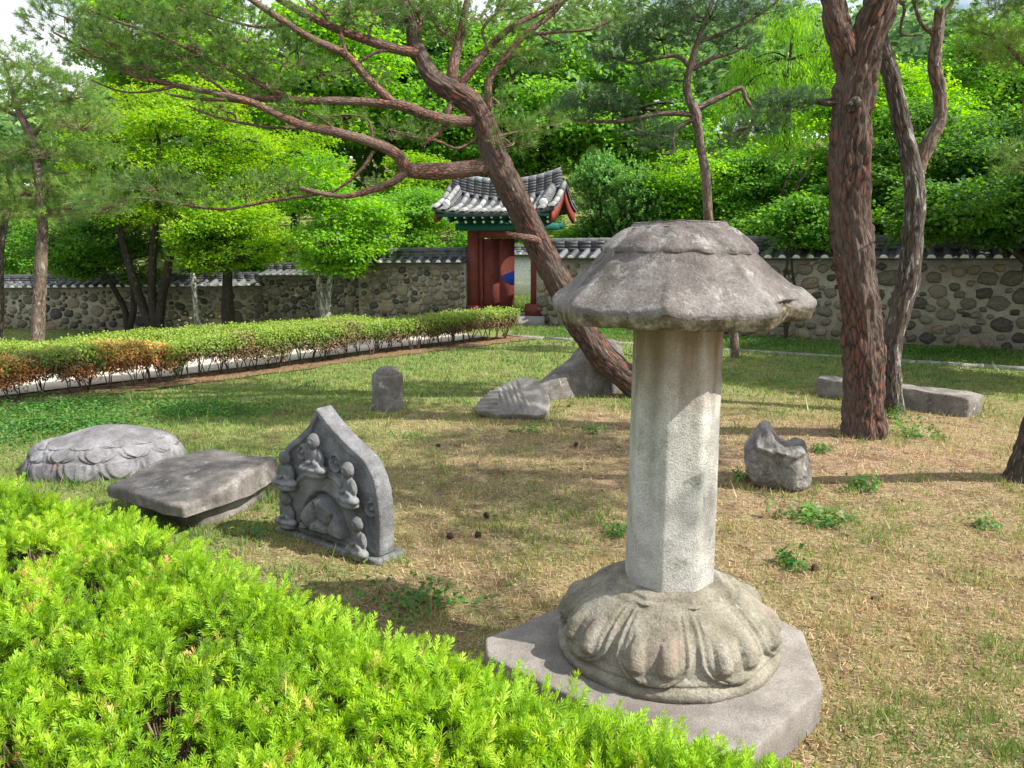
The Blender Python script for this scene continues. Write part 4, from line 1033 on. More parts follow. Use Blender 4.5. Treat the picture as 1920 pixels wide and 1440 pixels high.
# ------------------------------------------------------------------ leaning pine (behind the lantern)
YA = 10.4
tA = empty('leaning_pine', G(1215, 752), 'red-barked pine leaning left over the lawn behind the lantern', 'pine tree')
sk = []
trunk = [(1225, 760, 10.45, 66), (1180, 713, 10.45, 58), (1125, 662, 10.4, 56), (1085, 605, 10.3, 56), (1050, 535, 10.2, 56), (1008, 455, 10.1, 56), (968, 375, 10.0, 56), (930, 300, 9.9, 54), (908, 235, 9.9, 50), (885, 195, 9.9, 48), (850, 172, 9.9, 46), (815, 150, 9.9, 40), (795, 120, 9.9, 34), (778, 85, 9.9, 30), (770, 40, 9.9, 24), (752, 0, 9.9, 20), (745, -60, 9.9, 14)]
sk.append(branch(tA, 'trunk', trunk, MT['bark_red'], 56, 16, plate=.020, wob=.10, cell=(15, 15, 3)))
bA = [
 [(922, 312, 9.9, 36), (870, 318, 9.8, 34), (810, 322, 9.7, 34), (765, 318, 9.6, 30), (742, 290, 9.5, 26), (700, 268, 9.4, 22), (640, 250, 9.3, 20), (560, 232, 9.2, 17), (480, 195, 9.1, 15), (440, 183, 9.0, 14), (400, 176, 9., 12)],
 [(765, 318, 9.6, 22), (735, 342, 9.5, 16), (690, 358, 9.4, 13), (650, 368, 9.3, 11), (600, 362, 9.2, 10), (560, 352, 9.2, 9)],
 [(600, 362, 9.2, 8), (500, 378, 9.2, 6), (420, 392, 9.1, 6), (340, 383, 9.1, 5), (250, 372, 9.1, 4), (180, 402, 9.1, 3)],
 [(912, 222, 9.9, 26), (860, 228, 9.8, 25), (800, 215, 9.7, 24), (740, 195, 9.6, 21), (650, 190, 9.5, 18), (550, 187, 9.4, 15), (430, 178, 9.3, 13), (330, 160, 9.2, 11), (250, 140, 9.1, 9), (170, 100, 9.1, 7), (100, 60, 9., 4)],
 [(740, 195, 9.6, 18), (690, 150, 9.5, 17), (650, 105, 9.4, 16), (590, 75, 9.3, 15), (540, 45, 9.2, 14), (480, 5, 9.2, 12), (430, -30, 9.2, 10)],
 [(790, 100, 9.9, 24), (740, 92, 9.8, 22), (680, 72, 9.7, 20), (620, 50, 9.6, 18), (565, 22, 9.6, 15), (510, -10, 9.5, 12)],
 [(550, 187, 9.4, 11), (470, 150, 9.3, 10), (380, 105, 9.2, 8), (300, 68, 9.1, 7), (220, 40, 9.1, 5), (150, 10, 9, 3)],
 [(380, 105, 9.2, 7), (310, 105, 9.1, 5), (250, 95, 9.1, 4), (180, 70, 9, 3)],
 [(845, 168, 9.9, 26), (850, 130, 9.9, 24), (860, 80, 10, 20), (870, 30, 10, 16), (880, -20, 10, 12)],
 [(855, 165, 9.9, 20), (885, 130, 9.9, 17), (915, 90, 10, 15), (960, 50, 10, 12), (1010, 25, 10.1, 9), (1050, 5, 10.1, 7)],
 [(912, 228, 9.9, 17), (916, 190, 9.9, 15), (918, 150, 9.9, 14), (950, 105, 10, 13), (985, 65, 10, 12), (1030, 30, 10.1, 10), (1070, -10, 10.1, 7)],
 [(770, 75, 9.9, 12), (790, 40, 9.9, 10), (770, 5, 9.9, 8), (760, -20, 9.9, 6)],
 [(850, 180, 9.9, 13), (842, 205, 9.8, 12), (830, 240, 9.8, 11), (805, 262, 9.7, 9), (790, 275, 9.7, 6)],
 [(905, 252, 9.9, 8), (860, 278, 9.8, 7), (820, 265, 9.7, 7), (760, 255, 9.7, 5)],
 [(700, 282, 9.4, 8), (680, 315, 9.4, 7), (640, 350, 9.4, 6), (600, 372, 9.4, 4)],
 [(640, 245, 9.3, 8), (560, 240, 9.3, 7), (500, 238, 9.2, 6), (430, 225, 9.2, 6), (385, 212, 9.2, 5), (350, 197, 9.2, 3)],
 [(443, 228, 9.2, 4), (440, 215, 9.2, 4), (420, 208, 9.2, 3), (395, 195, 9.2, 2)],
 [(480, 195, 9.1, 10), (430, 188, 9.1, 8), (360, 185, 9.1, 6), (310, 175, 9, 4)],
 [(985, 65, 10, 7), (1050, 60, 10, 6), (1110, 55, 10, 4), (1150, 35, 10, 3)],
 [(915, 90, 10, 8), (905, 55, 10, 7), (935, 20, 10, 6), (955, -10, 10, 4)],
 [(1030, 460, 10.15, 20), (1000, 448, 9.9, 17), (965, 442, 9.75, 13), (950, 438, 9.7, 10)],
]
bA += [
 [(330, 160, 9.2, 9), (290, 170, 9.1, 6), (230, 172, 9.1, 4), (170, 150, 9, 3)], [(250, 140, 9.1, 7), (215, 90, 9.1, 6), (160, 50, 9, 4), (90, 20, 9, 3)], [(480, 150, 9.3, 8), (430, 100, 9.3, 6), (380, 50, 9.2, 5), (330, 10, 9.2, 4)],
 [(650, 105, 9.4, 8), (640, 60, 9.5, 7), (655, 20, 9.5, 5), (650, -20, 9.5, 4)], [(620, 50, 9.6, 8), (600, 20, 9.6, 6), (560, -10, 9.6, 4)], [(540, 45, 9.2, 8), (480, 50, 9.2, 6), (400, 30, 9.2, 4), (340, 5, 9.2, 3)],
 [(440, 183, 9.0, 7), (380, 140, 9.0, 5), (330, 105, 9, 4), (280, 60, 9, 3)], [(640, 250, 9.3, 7), (590, 215, 9.3, 5), (560, 205, 9.3, 4), (500, 200, 9.2, 3)], [(860, 80, 10, 8), (820, 50, 9.9, 6), (800, 10, 9.9, 4)], [(700, 268, 9.4, 7), (690, 225, 9.4, 5), (650, 215, 9.4, 4), (600, 222, 9.4, 3)],
 [(960, 50, 10, 7), (1000, 60, 10, 5), (1040, 80, 10, 4)], [(740, 92, 9.8, 8), (700, 100, 9.7, 6), (650, 130, 9.6, 4), (600, 135, 9.6, 3)]]
for k, bpts in enumerate(bA):
    sk.append(branch(tA, 'branch', bpts, MT['bark_orange'], 12 if bpts[0][3] > 14 else 7, 6, wob=.25))
skA = np.concatenate(sk)
padsA = pads_px([
 (120, 45, 9.0, 75, 40, 200), (190, 95, 9.0, 70, 35, 220), (240, 50, 9.1, 80, 40, 230), (320, 20, 9.1, 90, 35, 240), (280, 120, 9.1, 70, 28, 180), (370, 75, 9.1, 80, 35, 230), (420, 130, 9.2, 70, 28, 170),
 (460, 60, 9.2, 70, 40, 200), (530, 110, 9.3, 65, 30, 150), (500, 160, 9.3, 50, 18, 80), (600, 140, 9.4, 50, 22, 90), (620, 15, 9.5, 80, 30, 180), (700, 30, 9.6, 70, 30, 180), (760, 10, 9.9, 60, 35, 160), (830, 50, 10, 50, 40, 140), (900, 20, 10, 70, 35, 180),
 (960, 90, 10, 50, 30, 90), (1040, 10, 10.1, 80, 30, 200), (1120, 40, 10, 60, 22, 120), (1000, 120, 10.1, 40, 20, 60), (690, 150, 9.6, 40, 20, 50), (560, 210, 9.3, 50, 18, 70), (420, 195, 9.2, 60, 16, 60),
 (290, 345, 9.1, 85, 26, 200), (200, 380, 9.1, 60, 22, 130), (360, 375, 9.1, 60, 16, 90), (520, 345, 9.2, 60, 22, 100), (460, 360, 9.2, 50, 16, 60), (640, 225, 9.4, 45, 14, 50), (740, 250, 9.6, 50, 18, 60), (800, 245, 9.7, 40, 14, 40),
 (960, 260, 9.9, 60, 30, 110), (1010, 235, 10, 50, 25, 80), (940, 190, 9.9, 30, 22, 40), (390, 10, 9.2, 70, 30, 160), (160, 10, 9, 60, 25, 120)])
padsA = [(c, r, int(n*.62)) for c, r, n in padsA]
grow(tA, skA, padsA, PINE, MT['pine'], MT['twig'], up=.6, limb_r=.018)

# ------------------------------------------------------------------ big red pine
tB = empty('tall_red_pine', G(1618, 835), 'thickest red-barked pine trunk rising through the right of the lawn', 'pine tree')
YB = 8.0
sB = [branch(tB, 'trunk', [(1617, 846, YB, 96), (1618, 790, YB, 86), (1618, 720, YB, 84), (1618, 620, YB, 80), (1604, 500, YB, 79), (1592, 400, YB, 80), (1592, 320, YB, 78), (1597, 220, YB, 76), (1603, 160, YB, 78), (1614, 110, YB, 74), (1630, 60, YB, 66), (1650, 10, YB, 62), (1662, -60, YB, 54), (1700, -260, 8, 40), (1740, -500, 8, 20)], MT['bark_red'], 84, 30, plate=.032, wob=.10, flare=.10, cell=(15, 15, 3.0)),
 branch(tB, 'branch', [(1602, 190, YB, 40), (1595, 130, YB, 58), (1582, 82, YB, 56), (1566, 42, YB, 50), (1562, 0, YB, 46), (1540, -90, 7.9, 40), (1480, -240, 7.8, 30), (1380, -400, 7.6, 18)], MT['bark_red'], 40, 14, plate=.016, wob=.15),
 branch(tB, 'dead_stub', [(1598, 200, 7.85, 34), (1602, 196, 7.79, 30), (1604, 195, 7.76, 22)], MT['bark_grey'], 12, 4, wob=.5),
 branch(tB, 'branch', [(1575, 190, YB, 18), (1545, 192, 8, 14), (1530, 190, 8, 10)], MT['bark_grey'], 10, 4, wob=.4)]
padsB = pads_px([(1400, -260, 7.7, 120, 60, 340), (1500, -340, 7.8, 130, 60, 380), (1330, -400, 7.6, 120, 60, 340), (1640, -420, 8, 140, 70, 420), (1740, -520, 8, 150, 70, 450), (1820, -380, 8, 120, 60, 320), (1560, -560, 8, 150, 60, 400), (1450, -150, 7.9, 70, 30, 120), (1850, -160, 8.0, 110, 45, 230)])
grow(tB, np.concatenate(sB), padsB, PINE, MT['pine_dark'], MT['twig'], up=.6, limb_r=.03)

# ------------------------------------------------------------------ forked grey pine behind it
tC = empty('forked_grey_pine', G(1682, 778), 'slender grey forked pine standing just behind the thick red pine', 'pine tree')
YC = 9.5
sC = [branch(tC, 'trunk', [(1678, 785, YC, 46), (1672, 720, YC, 42), (1672, 650, YC, 42), (1688, 580, YC, 44), (1704, 520, YC, 44), (1710, 440, YC, 42), (1715, 370, YC, 42), (1709, 315, YC, 40), (1696, 260, YC, 35), (1682, 190, YC, 33), (1664, 120, YC, 32), (1650, 70, YC, 30), (1640, -20, YC, 26), (1640, -200, 9.5, 18)], MT['bark_grey'], 40, 14, plate=.016, wob=.14, flare=.1, cell=(16, 16, 3.4)),
 branch(tC, 'branch', [(1713, 370, YC, 24), (1722, 315, YC, 30), (1742, 268, YC, 30), (1762, 225, YC, 28), (1762, 170, YC, 28), (1752, 120, YC, 26), (1758, 60, YC, 22), (1762, 18, YC, 20)], MT['bark_mid'], 28, 10, plate=.010, wob=.18),
 branch(tC, 'branch', [(1758, 50, YC, 13), (1775, 20, YC, 11), (1790, -10, YC, 9), (1800, -100, YC, 6)], MT['bark_mid'], 8, 5, wob=.2),
 branch(tC, 'branch', [(1750, 65, YC, 9), (1728, 45, YC, 8), (1715, 10, YC, 7), (1705, -30, YC, 6)], MT['bark_mid'], 8, 5, wob=.2),
 branch(tC, 'branch', [(1660, -10, YC, 8), (1695, 10, YC, 7), (1690, 45, YC, 6), (1692, 65, YC, 5), (1730, 65, YC, 4)], MT['bark_mid'], 7, 4, wob=.2)]
grow(tC, np.concatenate(sC), pads_px([(1640, -150, 9.5, 100, 50, 250), (1740, -110, 9.5, 100, 45, 240), (1820, -80, 9.5, 80, 40, 180), (1720, -10, 9.5, 40, 14, 40), (1560, -120, 9.6, 90, 40, 200)]), PINE, MT['pine'], MT['twig'], limb_r=.02)

# ------------------------------------------------------------------ mid pine behind the lantern roof
tD = empty('crooked_pine', G(1378, 672), 'crooked slender pine rising behind the lantern roof', 'pine tree')
YD = 14.0
sD = [branch(tD, 'trunk', [(1377, 675, YD, 20), (1376, 630, YD, 19), (1360, 560, YD, 19), (1338, 470, YD, 19), (1328, 410, YD, 20), (1325, 340, YD, 20), (1316, 290, YD, 19), (1308, 240, YD, 19), (1303, 210, YD, 22), (1290, 180, YD, 17), (1288, 150, YD, 16), (1295, 125, YD, 15), (1308, 80, YD, 12), (1325, 30, YD, 9), (1345, -20, YD, 6)], MT['bark_mid'], 18, 8, plate=.008, wob=.15)]
for bp in [
 [(1306, 205, YD, 14), (1330, 192, YD, 12), (1360, 178, YD, 10), (1390, 165, YD, 9), (1398, 185, YD, 8), (1412, 210, YD, 8), (1408, 235, YD, 7), (1380, 245, YD, 6), (1355, 262, YD, 4)],
 [(1412, 210, YD, 6), (1450, 208, YD, 5), (1490, 200, YD, 4), (1520, 190, YD, 3)],
 [(1300, 216, YD, 13), (1270, 212, YD, 11), (1230, 215, YD, 10), (1180, 225, YD, 9), (1140, 228, YD, 7), (1080, 225, YD, 5), (1060, 215, YD, 3)],
 [(1305, 222, YD, 11), (1275, 238, YD, 9), (1262, 255, YD, 8), (1262, 285, YD, 6), (1240, 290, YD, 4)],
 [(1262, 258, YD, 6), (1220, 252, YD, 4), (1190, 240, YD, 3)],
 [(1294, 128, YD, 10), (1270, 105, YD, 9), (1230, 110, YD, 7), (1190, 118, YD, 6), (1140, 105, YD, 4), (1110, 98, YD, 3)],
 [(1300, 130, YD, 10), (1335, 110, YD, 8), (1370, 100, YD, 6), (1400, 85, YD, 4)],
 [(1308, 80, YD, 9), (1360, 60, YD, 7), (1420, 30, YD, 5), (1460, 0, YD, 4)]]:
    sD.append(branch(tD, 'branch', bp, MT['bark_mid'], 8, 5, wob=.25))
grow(tD, np.concatenate(sD), pads_px([(1110, 185, YD, 60, 22, 200), (1070, 215, YD, 45, 14, 110), (1150, 200, YD, 45, 18, 130), (1170, 100, YD, 60, 22, 180), (1240, 60, YD, 80, 35, 330), (1330, 20, YD, 90, 40, 380), (1240, 10, YD, 90, 30, 260), (1420, 15, YD, 70, 28, 200), (1380, 80, YD, 45, 16, 90),
  (1230, 150, YD, 50, 18, 130), (1215, 245, YD, 55, 16, 130), (1240, 275, YD, 45, 12, 80), (1470, 195, YD, 55, 20, 150), (1420, 235, YD, 60, 22, 160), (1510, 185, YD, 40, 16, 80), (1370, 270, YD, 35, 10, 50), (1180, 60, YD, 60, 20, 120)]), PINE_S, MT['pine_dark'], MT['bark_dark'], limb_r=.016, scale=(.9, 1.4))

# ------------------------------------------------------------------ leaning trunk at the right edge, with crown above
tE = empty('edge_pine', G(1912, 908), 'dark leaning pine trunk cut off by the right edge', 'pine tree')
YE = 6.7
sE = [branch(tE, 'trunk', [(1912, 915, YE, 74), (1918, 875, YE, 60), (1940, 800, 6.6, 56), (1980, 700, 6.45, 54), (2035, 560, 6.2, 52), (2070, 400, 6, 50), (2080, 240, 5.9, 46), (2110, 60, 5.8, 40), (2110, -200, 5.7, 32), (2050, -500, 5.6, 20)], MT['bark_grey'], 44, 16, plate=.020, wob=.14, flare=.12),
 branch(tE, 'branch', [(2078, 300, 5.95, 26), (1990, 210, 6.3, 14), (1930, 130, 6.8, 9), (1880, 80, 6.9, 6), (1840, 60, 6.9, 4)], MT['bark_mid'], 9, 5, wob=.2)]
grow(tE, np.concatenate(sE), pads_px([(1880, 45, 6.9, 80, 45, 70), (1850, 80, 6.9, 50, 22, 30), (1915, 100, 6.8, 50, 30, 40), (2040, -60, 6.7, 150, 90, 420), (1980, -240, 6.7, 160, 80, 420), (2150, 60, 6.6, 120, 80, 250), (1930, 300, 8.6, 60, 35, 50), (2300, -300, 5.2, 200, 90, 420), (2050, -620, 5.2, 220, 90, 420), (1750, -700, 5.0, 180, 80, 260), (2450, -700, 5, 220, 90, 380), (1650, -900, 4.2, 160, 60, 180), (1900, -1050, 4.2, 180, 60, 180)])+[((6.0, 3.9, 6.0), (.9, .7, .35), 200), ((5.2, 4.7, 6.3), (.8, .6, .3), 150), ((6.9, 4.6, 6.6), (.9, .8, .35), 200), ((4.5, 2.8, 5.1), (.55, .4, .22), 90), ((5.1, 2.4, 5.3), (.5, .4, .22), 80), ((2.4, 3.0, 6.1), (.7, .5, .25), 120), ((1.7, 3.5, 6.2), (.5, .4, .2), 70), ((5.9, 5.6, 6.8), (.9, .6, .3), 170), ((3.4, 4.9, 6.6), (.7, .5, .25), 110), ((4.3, 6.0, 7.0), (.8, .5, .3), 120), ((7.6, 5.4, 6.4), (1.0, .9, .4), 240), ((4.9, 3.7, 5.9), (.8, .5, .25), 140), ((6.6, 6.6, 6.6), (1.0, .6, .3), 200), ((3.6, 5.9, 7.2), (.7, .5, .25), 110)], PINE_L, MT['pine_light'], MT['twig'], limb_r=.016, per_node=6)  # outlying pads, out of view, are added to dapple lawn and hedge with shade

# ------------------------------------------------------------------ pines at the left
tF = empty('left_pine', (*G(72, 635)[:2], 0), 'tall pine with layered needle pads at the left of the hedge', 'pine tree')
YF = 17.5
qF = P(72, 640, YF); tF.location = (qF.x, qF.y, float(terrain(qF.x, qF.y)))
sF = [branch(tF, 'trunk', [(68, 665, YF, 32), (72, 600, YF, 27), (76, 520, YF, 25), (80, 430, YF, 22), (74, 350, YF, 20), (66, 290, YF, 18), (58, 255, YF, 17), (38, 215, YF, 14), (26, 180, YF, 10), (14, 140, YF, 8), (8, 110, YF, 5)], MT['bark_mid'], 20, 8, plate=.01, wob=.12, flare=.15)]
for bp in [
 [(58, 258, YF, 9), (75, 240, YF, 8), (95, 205, YF, 6), (115, 190, YF, 5), (170, 180, YF, 3)],
 [(38, 222, YF, 7), (80, 210, YF, 5), (110, 195, YF, 3)],
 [(80, 400, YF, 8), (130, 390, YF, 6), (190, 400, YF, 5), (240, 375, YF, 3)],
 [(78, 395, YF, 6), (30, 385, YF, 5), (-20, 400, YF, 4)],
 [(36, 218, YF, 7), (10, 208, YF, 6), (-20, 190, YF, 4)],
 [(24, 178, YF, 6), (40, 155, YF, 5), (60, 130, YF, 3)],
 [(74, 345, YF, 7), (110, 325, YF, 5), (160, 330, YF, 3)]]:
    sF.append(branch(tF, 'branch', bp, MT['bark_mid'], 7, 5, wob=.25))
grow(tF, np.concatenate(sF), pads_px([(30, 110, YF, 60, 30, 260), (70, 150, YF, 70, 30, 300), (130, 170, YF, 60, 30, 260), (20, 190, YF, 50, 22, 160), (150, 230, YF, 70, 30, 300), (90, 285, YF, 70, 24, 260), (180, 290, YF, 50, 22, 180), (10, 290, YF, 50, 22, 170), (60, 355, YF, 80, 26, 320), (160, 350, YF, 60, 22, 220), (20, 400, YF, 60, 20, 180), (200, 390, YF, 40, 14, 110), (-10, 340, YF, 50, 25, 140), (110, 400, YF, 50, 14, 120)]),
     PINE_S, MT['pine_light'], MT['twig'], limb_r=.03, scale=(1.0, 1.6))
tF2 = empty('left_pine', (0, 0, 0), 'partly hidden pine trunk at the very left edge', 'pine tree')
qF = P(-2, 640, 18.5); tF2.location = (qF.x, qF.y, float(terrain(qF.x, qF.y)))
s2 = [branch(tF2, 'trunk', [(-4, 660, 18.5, 22), (0, 560, 18.5, 17), (2, 450, 18.5, 15), (28, 330, 18.5, 13), (20, 300, 18.5, 10)], MT['bark_grey'], 12, 5, wob=.15)]
grow(tF2, np.concatenate(s2), pads_px([(20, 320, 18.5, 50, 20, 120), (-20, 430, 18.5, 40, 16, 90)]), PINE_S, MT['pine_dark'], MT['twig'], limb_r=.02, scale=(1, 1.5))

# ------------------------------------------------------------------ broadleaf trees
def leaf_tree(name, label, crown, base, Y_, mat, bark, n=2600, clumps=34, tpl=None, stems=None, wpx=22, flatk=.34, cat='tree', dirm='flat', scale=(.8, 1.3), zb=None, group=None):
    """crown: (px,py,rx px,ry px)  base: (px,py) of the foot"""
    tpl = tpl or SPRAY
    cx, cy, rx, ry = crown; C = P(cx, cy, Y_); k = Y_/FPX; R = np.array([rx*k, rx*k*.75, ry*k])
    fb = P(base[0], base[1], Y_); gz = float(terrain(fb.x, fb.y)) if zb is None else zb; 
    t = empty(name, (fb.x, fb.y, gz), label, cat, group)
    sks = []
    nst = stems or 1
    for s_ in range(nst):
        dx = 0 if nst == 1 else (s_-(nst-1)/2)*rx*k*.5; w0 = wpx*k*.5*(1 if nst == 1 else .7)
        m = Vector((fb.x+dx*.3+random.uniform(-.1, .1), fb.y, gz+(C.z-gz)*.35)); e = Vector((C.x+dx, C.y+random.uniform(-.3, .3), C.z+R[2]*.45))
        mid = (m+e)*.5+Vector((random.uniform(-.25, .25), random.uniform(-.2, .2), 0))
        A = [(fb.x, fb.y, gz-.1, w0*1.25), (fb.x+dx*.06, fb.y, gz+.25, w0), (*m, w0*.85), (*mid, w0*.6), (*e, w0*.25)]
        sks.append(branch(t, 'trunk' if s_ == 0 else 'stem', A, bark, 14, 6, wob=.2, world=True))
    skel = np.concatenate(sks); pads = []
    for c_ in range(clumps):
        u = rng.normal(size=3); u /= np.linalg.norm(u); rr = rng.uniform(.35, 1)**.5
        c = np.array(C)+u*rr*R*.86
        r0 = rng.uniform(.16, .30)*min(R[0], R[2]*1.4)+.18
        pads.append((tuple(c), (r0*1.25, r0*1.25, r0*flatk+.06), max(8, int(n/clumps*rng.uniform(.6, 1.4)))))
    grow(t, skel, pads, tpl, mat, bark, up=.8, limb_r=w0*.5, spread_dir=dirm, scale=scale, per_node=14)
    return t
leaf_tree('maple_tree', 'yellow-green maple with several dark stems in front of the sunlit left wall', (310, 300, 190, 165), (290, 600), 23, MT['maple'], MT['bark_dark'], 4200, 46, stems=3, wpx=26)
leaf_tree('maple_tree', 'low bright maple with a pale-footed trunk, centre of the left group', (445, 440, 125, 85), (430, 612), 21.5, MT['maple'], MT['bark_dark'], 2600, 30, wpx=26)
leaf_tree('maple_tree', 'slim maple with pale grey lichen trunk beside the wall step', (640, 400, 105, 120), (612, 597), 19.6, MT['leafbright'], MT['bark_pale'], 2000, 30, wpx=20, stems=2)
leaf_tree('maple_tree', 'shaded dark green maple low behind the left pine', (190, 470, 120, 75), (240, 605), 24, MT['leafdark'], MT['bark_dark'], 2400, 26, wpx=18, stems=2)
leaf_tree('maple_tree', 'yellow-tinged maple crown above the lower left wall', (520, 320, 130, 90), (560, 590), 26, MT['maple'], MT['bark_dark'], 2600, 34, wpx=18)
leaf_tree('broadleaf_tree', 'bright green tree filling the gap behind the leaning pine branches', (560, 150, 200, 150), (560, 560), 31, MT['leafbright'], MT['bark_dark'], 4200, 48, tpl=SPRAY_B, wpx=20)
leaf_tree('broadleaf_tree', 'green tree high behind the far left maple', (330, 70, 190, 110), (350, 560), 35, MT['leafbright'], MT['bark_dark'], 3400, 40, tpl=SPRAY_B, wpx=20)
leaf_tree('broadleaf_tree', 'dark glossy tree just left of the gate roof', (760, 430, 105, 85), (770, 570), 23, MT['leafmid'], MT['bark_dark'], 2400, 30, wpx=14)
leaf_tree('broadleaf_tree', 'yellow-green tree above and left of the gate roof', (790, 360, 90, 80), (740, 560), 25, MT['maple'], MT['bark_dark'], 2000, 26, wpx=14)
leaf_tree('broadleaf_tree', 'tall mid green tree directly above the gate', (960, 210, 210, 140), (960, 560), 33, MT['leafmid'], MT['bark_dark'], 4400, 48, tpl=SPRAY_B, wpx=24)
leaf_tree('broadleaf_tree', 'tall mid green tree behind the top centre pine branches', (760, 120, 190, 140), (760, 560), 36, MT['leafmid'], MT['bark_dark'], 3800, 44, tpl=SPRAY_B, wpx=24)
leaf_tree('broadleaf_tree', 'broad mid green tree behind the crooked pine', (1180, 200, 170, 110), (1180, 560), 34, MT['leafmid'], MT['bark_dark'], 3600, 42, tpl=SPRAY_B, wpx=24)
leaf_tree('broadleaf_tree', 'bright green tree behind the wall just above the lantern roof', (1330, 350, 130, 85), (1330, 570), 20.5, MT['leafbright'], MT['bark_dark'], 2800, 32, wpx=16)
leaf_tree('broadleaf_tree', 'leafy tree with slanting bare stems left of the thick red pine', (1470, 360, 120, 100), (1450, 570), 19.5, MT['leafmid'], MT['bark_dark'], 2800, 34, stems=4, wpx=16)
leaf_tree('willow_tree', 'pale green feathery tree against the sky left of the red pine', (1480, 130, 110, 130), (1480, 560), 27, MT['leafbright'], MT['bark_dark'], 1500, 34, tpl=DROOP, dirm='down', wpx=16, scale=(.9, 1.6), flatk=.8)
leaf_tree('broadleaf_tree', 'bright tree between the red pine and the forked pine', (1660, 220, 130, 110), (1660, 560), 19, MT['leafbright'], MT['bark_dark'], 2600, 32, wpx=16)
leaf_tree('maple_tree', 'deep green maple with black boughs overhanging the right wall', (1800, 320, 200, 130), (1930, 560), 16.6, MT['leafdark'], MT['bark_dark'], 4600, 52, stems=3, wpx=30)
leaf_tree('maple_tree', 'dark maple behind the wall between the right-hand trunks', (1610, 400, 130, 75), (1590, 560), 18, MT['leafdark'], MT['bark_dark'], 2600, 30, wpx=16)
leaf_tree('broadleaf_tree', 'mid green tree at the top right corner', (1850, 150, 150, 100), (1850, 560), 21, MT['leafmid'], MT['bark_dark'], 3000, 34, wpx=20)
leaf_tree('broadleaf_tree', 'small leafy tree half hidden at the left edge by the wall', (10, 450, 80, 70), (10, 580), 28, MT['leafmid'], MT['bark_pale'], 1200, 18, wpx=10)
leaf_tree('maple_tree', 'maple added mostly beyond the right edge to shade the wall', (2180, 330, 230, 200), (2200, 640), 13.8, MT['leafdark'], MT['bark_dark'], 3600, 44, wpx=30)  # added, mostly out of frame, so its crown shades the right wall
leaf_tree('maple_tree', 'tall unseen maple added right of the lawn to cast shade', (2330, 60, 300, 210), (2350, 700), 11.0, MT['leafdark'], MT['bark_dark'], 4200, 50, wpx=34)  # unseen tree added to throw shade over the lawn and wall at right
leaf_tree('maple_tree', 'dark maple boughs hanging in front of the right wall coping', (1810, 395, 150, 62), (1990, 650), 14.3, MT['leafdark'], MT['bark_dark'], 1500, 26, wpx=16)
leaf_tree('maple_tree', 'thin leafy sprays hanging over the coping just left of the red pine', (1500, 420, 80, 55), (1475, 600), 16.6, MT['leafmid'], MT['bark_dark'], 700, 16, wpx=10, stems=2)
# junipers by the gate
def tpl_jun():
    V = []; r = random.Random(8)
    for k in range(22):
        z = k*.018; a = math.radians(r.uniform(20, 45)); az = r.uniform(0, 6.283)
        V += quad_leaf(.10*(1-k/30), .022, (0, 0, z), (math.sin(a)*math.cos(az), math.sin(a)*math.sin(az), math.cos(a)), (math.cos(az), math.sin(az), .2))
    V = np.array(V); return V, np.arange(len(V)).reshape(-1, 4)
JUN = tpl_jun()
JUN = (JUN[0]*np.array([1.6, 1.6, .6]), JUN[1])
for (crown, base, Y_, n, lab) in (((1130, 380, 50, 90), (1130, 570), 21, 420, 'juniper with upright feathery tips beside the gate roof'), ((1190, 385, 60, 75), (1195, 570), 20.6, 480, 'juniper beside the gate, right-hand and fuller of the two')):
    leaf_tree('juniper', lab, crown, base, Y_, MT['juniper'], MT['bark_dark'], n*3, 30, tpl=JUN, dirm='out', wpx=10, scale=(.6, 1.15), flatk=.9)
# shrubs behind the walls closing the view low down
for k, (px, py, Y_, rx, ry, mat, lab) in enumerate([(60, 520, 31, 120, 40, 'leafdark', 'dark shrub behind the far left end of the wall'), (420, 500, 29, 130, 50, 'leafdark', 'dark shrub behind the wall between the maple trunks'), (640, 500, 27, 110, 50, 'leafdark', 'dark shrub behind the wall near the step'),
        (820, 470, 24, 70, 30, 'leafmid', 'green shrub behind the wall left of the gate posts'), (985, 425, 33, 60, 34, 'leafbright', 'bright shrub seen through the gateway'), (1110, 450, 21.5, 80, 40, 'leafmid', 'dark leafy shrub right of the gate eave'), (1280, 450, 20.5, 110, 40, 'leafmid', 'shrub behind the wall beside the lantern roof'),
        (1500, 450, 18.8, 110, 40, 'leafdark', 'dark shrub behind the wall left of the red pine'), (1720, 440, 17.6, 120, 40, 'leafdark', 'dark shrub behind the wall right of the forked pine')]):
    C = P(px, py, Y_); kk = Y_/FPX; t = empty('shrub', (C.x, C.y, float(terrain(C.x, C.y))), lab, 'shrub')
    sk_ = branch(t, 'stem', [(C.x, C.y, t.location.z-.1, .05), (C.x, C.y, C.z-.2, .04), (C.x, C.y, C.z+.2, .02)], MT['bark_dark'], 7, 3, world=True)
    pads = [((C.x+rng.uniform(-1, 1)*rx*kk, C.y+rng.uniform(-.5, .5), C.z+rng.uniform(-1.6, .8)*ry*kk), (.5, .45, .3), 75) for _ in range(16)]
    grow(t, sk_, pads, SPRAY, MT[mat], MT['bark_dark'], per_node=20, spread_dir='flat')
